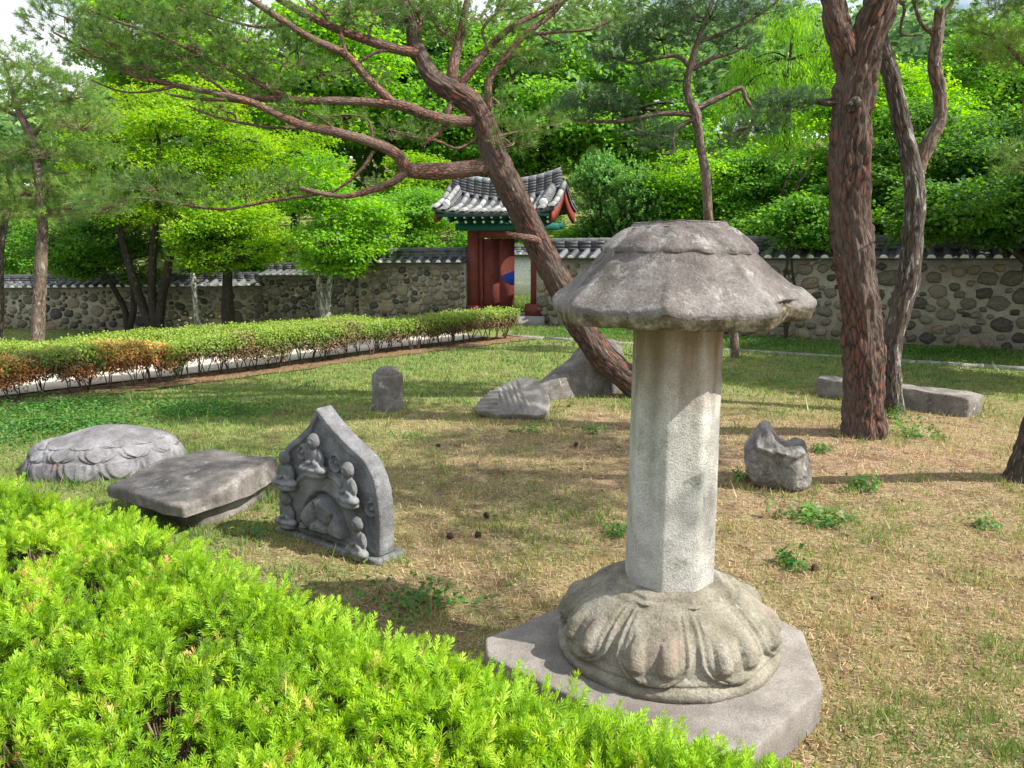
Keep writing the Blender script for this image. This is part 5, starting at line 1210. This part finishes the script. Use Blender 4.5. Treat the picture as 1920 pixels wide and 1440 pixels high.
# slanting bare stems and the pale broken branch beside the red pine
tS = empty('bare_shrub', P(1440, 600, 18.2), 'leaning bare dark stems with a pale broken branch right of the lantern roof', 'shrub')
tS.location.z = 0
for bp in ([(1440, 560, 17.2, 12), (1475, 530, 16.9, 11), (1500, 505, 16.8, 9), (1530, 490, 16.6, 8), (1560, 480, 16.5, 6)], [(1478, 525, 16.9, 7), (1484, 490, 16.9, 6), (1482, 470, 16.9, 4)], [(1510, 500, 16.8, 7), (1530, 470, 16.8, 6), (1538, 440, 16.8, 4)]): branch(tS, 'pale_branch', bp, MT['bark_pale'], 7, 4, wob=.3)
for bp in ([(1440, 600, 18, 9), (1450, 480, 18, 8), (1475, 400, 18, 7), (1520, 290, 18, 5)], [(1445, 600, 18, 8), (1480, 470, 18, 7), (1530, 400, 18, 5), (1560, 350, 18, 3)], [(1435, 600, 18, 8), (1440, 480, 18, 7), (1460, 380, 18, 5), (1490, 300, 18, 3)]): branch(tS, 'stem', bp, MT['bark_dark'], 7, 5, wob=.25)
# cut post beside the maple
q = P(368, 615, 20.5); gz = float(terrain(q.x, q.y))
tp = empty('cut_trunk', (q.x, q.y, gz), 'thin grey cut-off trunk with a flat top among the left maples', 'tree stump')
branch(tp, 'trunk', [(374, 640, 20.5, 17), (370, 600, 20.5, 14), (366, 560, 20.5, 12), (362, 512, 20.5, 12)], MT['bark_pale'], 12, 5, wob=.15)

# ------------------------------------------------------------------ wooded hill
def hill():
    N = 9000
    x = rng.uniform(-75, 75, N); y = rng.uniform(34, 105, N); z = terrain(x, y)
    tops = rng.uniform(2.5, 8, N)
    # crowns: cluster centres -> leaves round them
    nc = 900; cx = rng.uniform(-75, 75, nc); cy = 34+70*rng.uniform(0, 1, nc)**1.2; cz = terrain(cx, cy)+rng.uniform(1.5, 5.0, nc)+2.0+2.2*sstep(-24, -6, cx); cr = rng.uniform(1.6, 3.4, nc)
    low = (cx > -3); cz = np.where(low, cz-.0, cz)
    per = 95; idx = np.repeat(np.arange(nc), per); u = rng.normal(size=(len(idx), 3)); u /= np.linalg.norm(u, axis=1)[:, None]
    r_ = cr[idx, None]*rng.uniform(.6, 1.05, (len(idx), 1)); pos = np.stack([cx[idx], cy[idx], cz[idx]], -1)+u*r_*np.array([1, 1, .85])
    var = np.clip(.5+rng.normal(0, .22, nc)[idx]+rng.normal(0, .12, len(idx)), 0, 1)
    T = tpl_spray(3, .45, .42, .34, .1, 6)
    V, F, v = scatter(T[0], T[1], pos, frames(u+np.array([0, 0, .8])), rng.uniform(.8, 1.5, len(pos)), var)
    tag(link('hill_forest', mesh_np('hill_forest', V, F, {'var': v}), MT['hillleaf']), 'wooded hillside of mixed green trees rising behind everything', 'forest', kind='stuff')
hill()

# ------------------------------------------------------------------ far hedges
def far_hedge(name, label, A, B, s0, s1, zt_, zb_, n, brown=True, ends=None):
    Ln = np.linalg.norm(B-A); c = A; t0 = empty(name, (A[0], A[1], float(terrain(*A))), label, 'hedge')
    T = tpl_spray(8, .055, .042, .018, .0, 11)
    t = rng.uniform(0, 1, n); s = rng.uniform(0, 1, n); w_ = s1-s0
    u = rng.random(n); lump = fbm(t*Ln, np.zeros(n), 1.1, 5)
    top = zt_+(lump-.5)*.20+(fbm(t*Ln, s*.6, 4.5, 15)-.5)*.10; bot = zb_+(fbm(t*Ln, np.zeros(n), 2.4, 9)-.5)*.30
    # three shells: top, front, back
    z = np.where(u < .42, top-rng.uniform(0, .07, n), bot+(top-bot)*rng.uniform(0, 1, n)**.8)
    ss = np.where(u < .42, s0+w_*s, np.where(u < .85, s0+rng.uniform(-.05, .16, n)-(lump-.5)*.14, s1-rng.uniform(-.03, .12, n)))
    q = A[None]+(B-A)[None]*t[:, None]+HN[None]*ss[:, None]
    pos = np.stack([q[:, 0], q[:, 1], terrain(q[:, 0], q[:, 1])+z], -1)
    d = np.stack([np.where(u < .42, 0, -HN[0]*.9)+rng.normal(0, .4, n), np.where(u < .42, 0, -HN[1]*.9)+rng.normal(0, .4, n), np.where(u < .42, 1, .5)+0*u], -1)
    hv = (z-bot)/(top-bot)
    cls = np.zeros(n, int)
    if brown:
        bn = fbm(t*Ln, z*3, 1.6, 21)
        cls[(bn+.42*(1-hv)+(fbm(t*Ln, z*2, 5, 23)-.5)*.5+rng.normal(0, .10, n) > .68)] = 1
        L0 = t*Ln
        L0 = L0+(fbm(t*Ln, z*4, 4, 29)-.5)*.9; o1 = (np.exp(-((L0-ends[0])/.30)**2) > .45) | (np.exp(-((L0-ends[1])/.45)**2)*(z > .2) > .45) | ((np.exp(-((L0-ends[2])/.30)**2) > .5) & (z < .4))
        cls[o1 & (rng.random(n) < .7) & (u > .30)] = 2
    for cid, mat, nm in ((0, 'hedge', 'foliage'), (1, 'brownleaf', 'brown_foliage'), (2, 'deadleaf', 'dead_orange_foliage')):
        k = cls == cid
        if k.sum() < 5: continue
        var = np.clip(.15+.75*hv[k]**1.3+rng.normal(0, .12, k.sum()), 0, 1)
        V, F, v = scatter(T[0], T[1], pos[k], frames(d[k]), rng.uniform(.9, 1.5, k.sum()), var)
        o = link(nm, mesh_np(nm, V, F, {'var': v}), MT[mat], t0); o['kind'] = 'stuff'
    mb = MB()
    ns = int(Ln/.16)
    for k in range(ns):
        tt = (k+random.random())/ns; s = s0+w_*random.uniform(.15, .6); b = A+(B-A)*tt+HN*s; gz = float(terrain(*b))
        for j in range(random.choice([2, 3, 4])):
            e = (b[0]+random.uniform(-.16, .16), b[1]+random.uniform(-.12, .12), gz+zt_*random.uniform(.5, .8)); m = ((b[0]*2+e[0])/3, (b[1]*2+e[1])/3, gz+.14)
            V, F, bk = tube(np.array([(b[0]+random.uniform(-.02, .02), b[1], gz-.02, .010), (*m, .008), (*e, .004)]), 4, 2, cap=False); mb.add(V, F, 0, bk)
    o = link('stems', mb.mesh('stems', True, True), MT['bark_mid'], t0); o['kind'] = 'stuff'
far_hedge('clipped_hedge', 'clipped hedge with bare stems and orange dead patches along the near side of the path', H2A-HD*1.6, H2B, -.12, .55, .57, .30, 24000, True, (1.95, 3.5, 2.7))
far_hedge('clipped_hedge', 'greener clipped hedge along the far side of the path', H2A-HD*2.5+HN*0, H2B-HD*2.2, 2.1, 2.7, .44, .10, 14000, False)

# ------------------------------------------------------------------ near yew hedge
HP = np.array([(-4.6, 5.5), (-3.14, 4.70), (-1.86, 3.92), (-.99, 3.15), (-.36, 2.70), (.17, 2.33), (.58, 2.08), (.80, 1.88), (.80, 1.15), (-1.5, 1.05), (-5.2, 1.6)])
def near_hedge():
    t0 = empty('yew_hedge', (-1.2, 2.6, 0), 'bright green yew hedge filling the lower left foreground', 'hedge')
    YT = tpl_yew()
    def inpoly(x, y):
        c = np.zeros(len(x), bool); j = len(HP)-1
        for i_ in range(len(HP)):
            xi, yi = HP[i_]; xj, yj = HP[j]
            c ^= ((yi > y) != (yj > y)) & (x < (xj-xi)*(y-yi)/(yj-yi+1e-12)+xi); j = i_
        return c
    def edge_d(x, y):
        d = np.full(len(x), 9.)
        for i_ in range(7):
            a, b = HP[i_], HP[i_+1]; ab = b-a; t = np.clip(((x-a[0])*ab[0]+(y-a[1])*ab[1])/(ab@ab), 0, 1)
            d = np.minimum(d, np.hypot(x-a[0]-ab[0]*t, y-a[1]-ab[1]*t))
        return d
    N = 84000
    x = rng.uniform(-5.2, .8, N); y = rng.uniform(1.05, 5.5, N)
    k = inpoly(x, y) & (rng.random(N) < np.clip(3.4/np.hypot(x, y)**1.0, 0, 1)) & (np.abs(x) < y*.75+.5); x, y = x[k], y[k]
    ed = edge_d(x, y); lump = fbm(x, y, 2.6, 31); gap = fbm(x, y, 5.5, 37)
    ztop = .70+(lump-.5)*.16+(fbm(x, y, 8.5, 33)-.5)*.17-.16*np.clip(1-ed/.16, 0, 1)**2
    k2 = gap > .41; x, y, ztop, ed, lump = x[k2], y[k2], ztop[k2], ed[k2], lump[k2]; n = len(x)
    z = ztop-rng.uniform(0, .085, n)
    g = np.stack([rng.normal(0, .75, n), rng.normal(0, .75, n), np.ones(n)], -1)
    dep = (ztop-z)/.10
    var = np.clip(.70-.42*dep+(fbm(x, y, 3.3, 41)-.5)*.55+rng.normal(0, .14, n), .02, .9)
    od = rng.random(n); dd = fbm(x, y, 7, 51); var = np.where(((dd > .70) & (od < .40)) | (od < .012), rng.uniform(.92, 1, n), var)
    sets = [(np.stack([x, y, z-.05], -1), g, rng.uniform(.85, 1.3, n), var)]
    # isolated taller shoots
    m = 34; xx = rng.uniform(-4, .6, m*6); yy = rng.uniform(1.3, 5, m*6); kk = inpoly(xx, yy); xx, yy = xx[kk][:m], yy[kk][:m]
    sets.append((np.stack([xx, yy, .70+rng.uniform(0, .03, len(xx))], -1), np.stack([rng.normal(0, .15, len(xx)), rng.normal(0, .15, len(xx)), np.ones(len(xx))], -1), rng.uniform(1.2, 1.7, len(xx)), rng.uniform(.6, .85, len(xx))))
    # edge shoots down the lawn side
    m = 9000; ti = rng.uniform(0, 7, m); i_ = np.minimum(ti.astype(int), 6); f = ti-i_; a = HP[i_]; b = HP[i_+1]
    q = a+(b-a)*f[:, None]; ab = (b-a)/np.linalg.norm(b-a, axis=1)[:, None]; nr_ = np.stack([-ab[:, 1], ab[:, 0]], -1); nr_ = np.where((nr_[:, :1]*.6+nr_[:, 1:]*.8) > 0, nr_, -nr_)
    zz = rng.uniform(.12, .66, m); off = rng.uniform(-.16, .02, m)-.05*(fbm(q[:, 0], zz*2, 3, 61))
    sets.append((np.stack([q[:, 0]+nr_[:, 0]*off, q[:, 1]+nr_[:, 1]*off, zz], -1), np.stack([nr_[:, 0]+rng.normal(0, .4, m), nr_[:, 1]+rng.normal(0, .4, m), .5+rng.uniform(0, .8, m)], -1), rng.uniform(.85, 1.2, m), np.clip(.2+.5*(zz/.66)**2+rng.normal(0, .1, m), 0, .85)))
    pos = np.concatenate([s[0] for s in sets]); D = np.concatenate([s[1] for s in sets]); sc = np.concatenate([s[2] for s in sets]); va = np.concatenate([s[3] for s in sets])
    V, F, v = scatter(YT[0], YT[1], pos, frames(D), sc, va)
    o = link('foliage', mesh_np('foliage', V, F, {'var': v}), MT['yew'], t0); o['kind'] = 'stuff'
    # older inner shoots
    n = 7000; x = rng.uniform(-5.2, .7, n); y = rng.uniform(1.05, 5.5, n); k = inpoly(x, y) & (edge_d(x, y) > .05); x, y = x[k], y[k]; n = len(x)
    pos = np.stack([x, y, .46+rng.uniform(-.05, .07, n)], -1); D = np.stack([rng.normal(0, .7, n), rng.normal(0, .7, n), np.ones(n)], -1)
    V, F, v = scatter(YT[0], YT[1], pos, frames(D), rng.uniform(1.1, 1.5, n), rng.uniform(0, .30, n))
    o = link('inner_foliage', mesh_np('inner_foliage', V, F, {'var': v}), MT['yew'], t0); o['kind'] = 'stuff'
    mb = MB()
    for k in range(1500):
        x = random.uniform(-4.5, .7); y = random.uniform(1.2, 5)
        if not inpoly(np.array([x]), np.array([y]))[0]: continue
        h = .60+random.uniform(-.03, .03)
        V, F, bk = tube(np.array([(x, y, .05, .009), (x+random.uniform(-.06, .06), y+random.uniform(-.06, .06), h*.6, .007), (x+random.uniform(-.15, .15), y+random.uniform(-.15, .15), h, .0035)]), 4, 2, cap=False); mb.add(V, F, 0, bk)
        for j in range(3):
            x2, y2 = x+random.uniform(-.1, .1), y+random.uniform(-.1, .1)
            V, F, bk = tube(np.array([(x, y, h*.55, .005), (x2, y2, h+.02, .0022)]), 3, 1, cap=False); mb.add(V, F, 0, bk)
    o = link('stems', mb.mesh('stems', True, True), MT['twig'], t0); o['kind'] = 'stuff'
near_hedge()

# ------------------------------------------------------------------ turf, litter, weeds, cones
def lawn_pts(N, ymin=1.6, ymax=17.5, pw=1.0):
    y = ymin*(ymax/ymin)**rng.random(N)**pw; x = rng.uniform(-1, 1, N)*(y*.72+1.2)
    s = (x-H2A[0])*HN[0]+(y-H2A[1])*HN[1]; k = (s < -.28); return x[k], y[k]
def gz(x, y): return terrain(x, y)+(fbm(x, y, 2.2, 3)-.5)*.035
def grass():
    x, y = lawn_pts(260000); g = greenness(x, y); nz_ = fbm(x, y, 1.3, 71); n3 = fbm(x, y, 5, 73)
    den = np.clip(.30+.75*g+(nz_-.5)*.9+(n3-.5)*.8, .06, 1); k = rng.random(len(x)) < den; x, y, g, nz_, n3 = x[k], y[k], g[k], nz_[k], n3[k]; n = len(x)
    h = rng.uniform(.016, .040, n)*(1+.7*(n3 > .62))*(1+y*.035); h *= np.where(rng.random(n) < .02, 2.6, 1); wd = rng.uniform(.0016, .0032, n)*(1+y*.22)
    a = rng.uniform(0, 6.283, n); lean = rng.uniform(.1, .9, n)*h; la = rng.uniform(0, 6.283, n); z = gz(x, y)
    b = np.stack([x, y, z-.003], -1); sx = np.stack([np.cos(a)*wd, np.sin(a)*wd, 0*a], -1); t = b+np.stack([np.cos(la)*lean, np.sin(la)*lean, h], -1)
    V = np.stack([b-sx, b+sx, t], 1).reshape(-1, 3)
    var = np.clip(.80-.62*np.clip(g+(nz_-.5)*1.5+(fbm(x, y, .7, 77)-.5)*.5, 0, 1)+rng.normal(0, .14, n), 0, 1)
    tag(link('lawn_grass', mesh_np('lawn_grass', V, np.arange(len(V)).reshape(-1, 3), {'var': np.repeat(var, 3)}), MT['grass']), 'short patchy turf, green to straw-coloured, covering the lawn', 'grass', kind='stuff')
    x, y = lawn_pts(150000, 1.8, 13); g = greenness(x, y); k = rng.random(len(x)) > g*.85+(fbm(x, y, 1.3, 71)-.5)*.5; x, y = x[k], y[k]; n = len(x)
    a = rng.uniform(0, 6.283, n); L_ = rng.uniform(.02, .055, n)*(1+y*.03); wd = rng.uniform(.0009, .0018, n)*(1+y*.22); z = gz(x, y)+rng.uniform(.002, .014, n); tz = rng.uniform(-.10, .22, n)
    d = np.stack([np.cos(a)*L_, np.sin(a)*L_, L_*tz], -1); s = np.stack([-np.sin(a)*wd, np.cos(a)*wd, 0*a], -1); b = np.stack([x, y, z], -1)
    V = np.stack([b-s, b+s, b+d], 1).reshape(-1, 3)
    tag(link('needle_litter', mesh_np('needle_litter', V, np.arange(len(V)).reshape(-1, 3), {'var': np.repeat(rng.random(n), 3)}), MT['litter']), 'fallen dry brown pine needles lying over the bare soil', 'pine needles', kind='stuff')
    # longer grass round the feet of the stones
    foot = []
    for (cx_, cy_, rx_, ry_, n_, rot_) in ((LC.x, LC.y, .86, .86, 260, 0), (-3.78, 7.2, .69, .52, 420, .34), (c_slab.x, c_slab.y, .66, .46, 320, -.3), (sc0.x+.05, sc0.y+.07, .60, .16, 260, math.atan2(ex.y, ex.x)), (-1.53, 9.6, .24, .24, 160, 0), (.02, 9.15, .50, .26, 220, .1), (1.1, 10.7, .95, .35, 300, .2), (2.27, 6.5, .30, .20, 200, 0), (4.95, 10.2, .98, .30, 260, -.62), (3.62, 8.0, .30, .30, 160, 0), (4.65, 9.5, .2, .2, 100, 0), (4.4, 6.75, .28, .25, 120, 0)):
        A = rng.uniform(0, 6.283, n_); r_ = rng.uniform(.93, 1.18, n_); X_ = np.cos(A)*rx_*r_; Y0 = np.sin(A)*ry_*r_; foot.append(np.stack([cx_+X_*math.cos(rot_)-Y0*math.sin(rot_), cy_+X_*math.sin(rot_)+Y0*math.cos(rot_)], -1))
    foot = np.concatenate(foot); x, y = foot[:, 0], foot[:, 1]; n = len(x); h = rng.uniform(.03, .10, n); a = rng.uniform(0, 6.283, n); la = rng.uniform(0, 6.283, n); wd = rng.uniform(.0018, .003, n)*(1+y*.12); z = gz(x, y)
    b = np.stack([x, y, z-.004], -1); sx = np.stack([np.cos(a)*wd, np.sin(a)*wd, 0*a], -1); t = b+np.stack([np.cos(la)*h*.5, np.sin(la)*h*.5, h], -1)
    tag(link('edge_grass', mesh_np('edge_grass', np.stack([b-sx, b+sx, t], 1).reshape(-1, 3), np.arange(3*n).reshape(-1, 3), {'var': np.repeat(rng.uniform(.05, .75, n), 3)}), MT['grass']), 'unmown longer grass round the feet of the stones and trunks', 'grass', kind='stuff')
    x, y = lawn_pts(900, 2.4, 12); T = tpl_spray(1, .01, .035, .02, .0, 19); n = len(x)
    V, F, v = scatter(T[0], T[1], np.stack([x, y, gz(x, y)+.012], -1), frames(np.array([0, 0, 1.])+rng.normal(size=(n, 3))*.35), rng.uniform(.6, 1.3, n), rng.random(n))
    tag(link('fallen_leaves', mesh_np('fallen_leaves', V, F, {'var': v}), MT['brownleaf']), 'dry brown fallen leaves scattered over the lawn', 'fallen leaves', kind='stuff')
    # taller wisps
    cx, cy = lawn_pts(420, 2.2, 11); cx, cy = cx[:330], cy[:330]; per = 16; X = np.repeat(cx, per)+rng.normal(0, .05, len(cx)*per); Y_ = np.repeat(cy, per)+rng.normal(0, .05, len(cx)*per); n = len(X)
    h = rng.uniform(.05, .15, n); a = rng.uniform(0, 6.283, n); la = rng.uniform(0, 6.283, n); wd = .0014*(1+Y_*.12); z = gz(X, Y_)
    b = np.stack([X, Y_, z], -1); sx = np.stack([np.cos(a)*wd, np.sin(a)*wd, 0*a], -1); mid = b+np.stack([np.cos(la)*h*.12, np.sin(la)*h*.12, h*.55], -1); t = b+np.stack([np.cos(la)*h*.4, np.sin(la)*h*.4, h], -1)
    V = np.stack([b-sx, b+sx, mid+sx*.7, mid-sx*.7, t], 1); n0 = np.arange(n)*5
    F = [tuple(r) for r in np.stack([n0, n0+1, n0+2, n0+3], -1).tolist()]+[tuple(r) for r in np.stack([n0+3, n0+2, n0+4], -1).tolist()]
    tag(link('grass_wisps', mesh_np('grass_wisps', V.reshape(-1, 3), F, {'var': np.repeat(rng.uniform(.1, .6, n), 5)}), MT['grass']), 'thin taller grass wisps scattered over the lawn', 'grass', kind='stuff')
    # clover patches at left and by the wall
    T = tpl_spray(6, .035, .028, .022, .0, 15); cs = [(-6.0, 8.2, 1.0, 900), (-4.9, 8.7, .6, 500), (-5.6, 9.6, 1.1, 800), (-3.8, 9.6, .7, 500), (4.8, 15.8, 1.4, 700), (7.6, 14.3, 1.4, 800), (1.6, 17.7, 1.0, 500), (-.6, 4.3, .3, 60)]
    P_ = []
    for (a, b, r_, n) in cs: P_.append(np.stack([a+rng.normal(0, r_*.6, n), b+rng.normal(0, r_*.35, n)], -1))
    P_ = np.concatenate(P_); s = (P_[:, 0]-H2A[0])*HN[0]+(P_[:, 1]-H2A[1])*HN[1]; P_ = P_[s < -.05]; n = len(P_)
    V, F, v = scatter(T[0], T[1], np.stack([P_[:, 0], P_[:, 1], gz(P_[:, 0], P_[:, 1])+.03], -1), frames(np.array([0, 0, 1.])+rng.normal(size=(n, 3))*.2), rng.uniform(.8, 1.6, n), rng.uniform(0, .8, n))
    tag(link('clover', mesh_np('clover', V, F, {'var': v}), MT['weed']), 'low clover and ground weeds in patches on the lawn', 'ground cover', kind='stuff')
    # grass beyond the gate and below the left wall, moss strip
    x = np.concatenate([rng.uniform(-.8, 1.6, 5000), rng.uniform(-17, -4.5, 9000), rng.uniform(0, 11, 16000)]); y = np.concatenate([rng.uniform(21.5, 27, 5000), rng.uniform(17.5, 26, 9000), np.zeros(16000)])
    y[14000:] = 17.3-(x[14000:])*.52+rng.uniform(.1, 2.0, 16000); n = len(x); h = rng.uniform(.03, .08, n); h[:5000] = rng.uniform(.08, .32, 5000); a = rng.uniform(0, 6.283, n); wd = .010
    s = (x-H2A[0])*HN[0]+(y-H2A[1])*HN[1]; k = (s > 3.1) | (x > 0); x, y, h, a = x[k], y[k], h[k], a[k]; n = len(x)
    b = np.stack([x, y, terrain(x, y)], -1); sx = np.stack([np.cos(a)*wd, np.sin(a)*wd, 0*a], -1); t = b+np.stack([rng.normal(0, .3, n)*h, rng.normal(0, .3, n)*h, h], -1)
    tag(link('far_grass', mesh_np('far_grass', np.stack([b-sx, b+sx, t], 1).reshape(-1, 3), np.arange(3*n).reshape(-1, 3), {'var': np.repeat(rng.uniform(.0, .55, n), 3)}), MT['grass']), 'green grass along the foot of the walls and beyond the gate', 'grass', kind='stuff')
grass()
WT = tpl_spray(9, .07, .055, .030, .01, 17)
def weed(px, py, r_, h, n, lab):
    q = G(px, py); t = empty('leafy_weed', (q.x, q.y, float(gz(q.x, q.y))), lab, 'weed')
    pos = np.stack([q.x+rng.normal(0, r_*.5, n), q.y+rng.normal(0, r_*.4, n), np.zeros(n)], -1); pos[:, 2] = gz(pos[:, 0], pos[:, 1])+rng.uniform(.01, h, n)
    V, F, v = scatter(WT[0], WT[1], pos, frames(np.array([0, 0, 1.])+rng.normal(size=(n, 3))*.35), rng.uniform(.6, 1.1, n), rng.uniform(0, 1, n)); o = link('leaves', mesh_np('leaves', V, F, {'var': v}), MT['weed'], t); o['kind'] = 'stuff'
    mb = MB()
    for k in range(0, n, 2):
        V, F, bk = tube(np.array([(q.x+(pos[k, 0]-q.x)*.6, q.y+(pos[k, 1]-q.y)*.6, float(gz(q.x, q.y))-.01, .002), (*pos[k], .0012)]), 3, 1, cap=False); mb.add(V, F, 0, bk)
    o = link('stems', mb.mesh('stems'), MT['weed'], t); o['kind'] = 'stuff'
    for m_ in (MT['weed'],): pass
weed(1484, 1055, .07, .10, 12, 'small compact green weed alone on dry ground right of the lantern shaft')
weed(1530, 975, .28, .07, 34, 'spreading green weed patch just in front of the notched rock')
weed(1618, 922, .12, .08, 12, 'small green weed between notched rock and the right edge trunk')
weed(1840, 992, .06, .07, 7, 'tiny green weed near the right edge, below the edge pine shadow')
weed(1700, 830, .30, .12, 26, 'leafy green vine trailing from the foot of the thick red pine')
weed(1680, 800, .10, .22, 12, 'upright leafy sprout against the right side of the red pine trunk')
weed(1536, 862, .10, .06, 9, 'green weed tucked behind the right side of the notched rock')
weed(1390, 905, .12, .05, 9, 'green weed at the left foot of the notched rock')
weed(1100, 815, .14, .05, 9, 'little weed on bare ground below the leaning pine')
weed(985, 812, .16, .05, 10, 'little weed just below the grooved stone')
weed(1155, 1000, .10, .05, 8, 'little weed left of the lantern shaft')
weed(690, 1052, .10, .05, 8, 'little weed at the front corner of the carved stele')
weed(470, 1010, .06, .08, 4, 'pale weed between slab and stele')
def cone():
    mb = MB()
    for k in range(7):
        for j in range(6):
            A = j*math.pi/3+k*.52; z = .008+k*.007; r_ = .022*math.sin(math.pi*(k+1.4)/9); d = Vector((math.cos(A), math.sin(A), .35)); s = Vector((-math.sin(A), math.cos(A), 0))
            o = Vector((0, 0, z)); mb.add([tuple(o), tuple(o+d*r_+s*.007), tuple(o+d*r_*1.25), tuple(o+d*r_-s*.007), tuple(o+d*r_*.8+Vector((0, 0, -.006)))], [(0, 1, 2), (0, 2, 3), (1, 4, 2), (2, 4, 3)])
    mb.add(*ellipsoid((0, 0, .030), (.011, .011, .026), 8, 6)); return mb.mesh('pine_cone')
cm = cone()
for (px, py, lab) in ((822, 838, 'dark pine cone on the grass beyond the stele'), (1075, 842, 'dark pine cone on bare ground left of the shaft'), (918, 972, 'pine cone on the lawn midway between stele and lantern'), (850, 1010, 'pine cone on the lawn just right of the stele'), (902, 1008, 'pine cone right of another, on the dry lawn'), (1528, 1068, 'pine cone on the dry ground right of the lantern base'), (1632, 1118, 'pine cone on the open ground at lower right'), (1062, 765, 'pine cone below the sloping stone')):
    q = G(px, py); o = link('pine_cone', cm, MT['cone'], None, (q.x, q.y, float(gz(q.x, q.y))+.01)); o.rotation_euler = (random.uniform(.8, 1.8), random.uniform(-.4, .4), random.uniform(0, 6)); tag(o, lab, 'pine cone', 'pine cones fallen on the lawn')
MT_unused = None
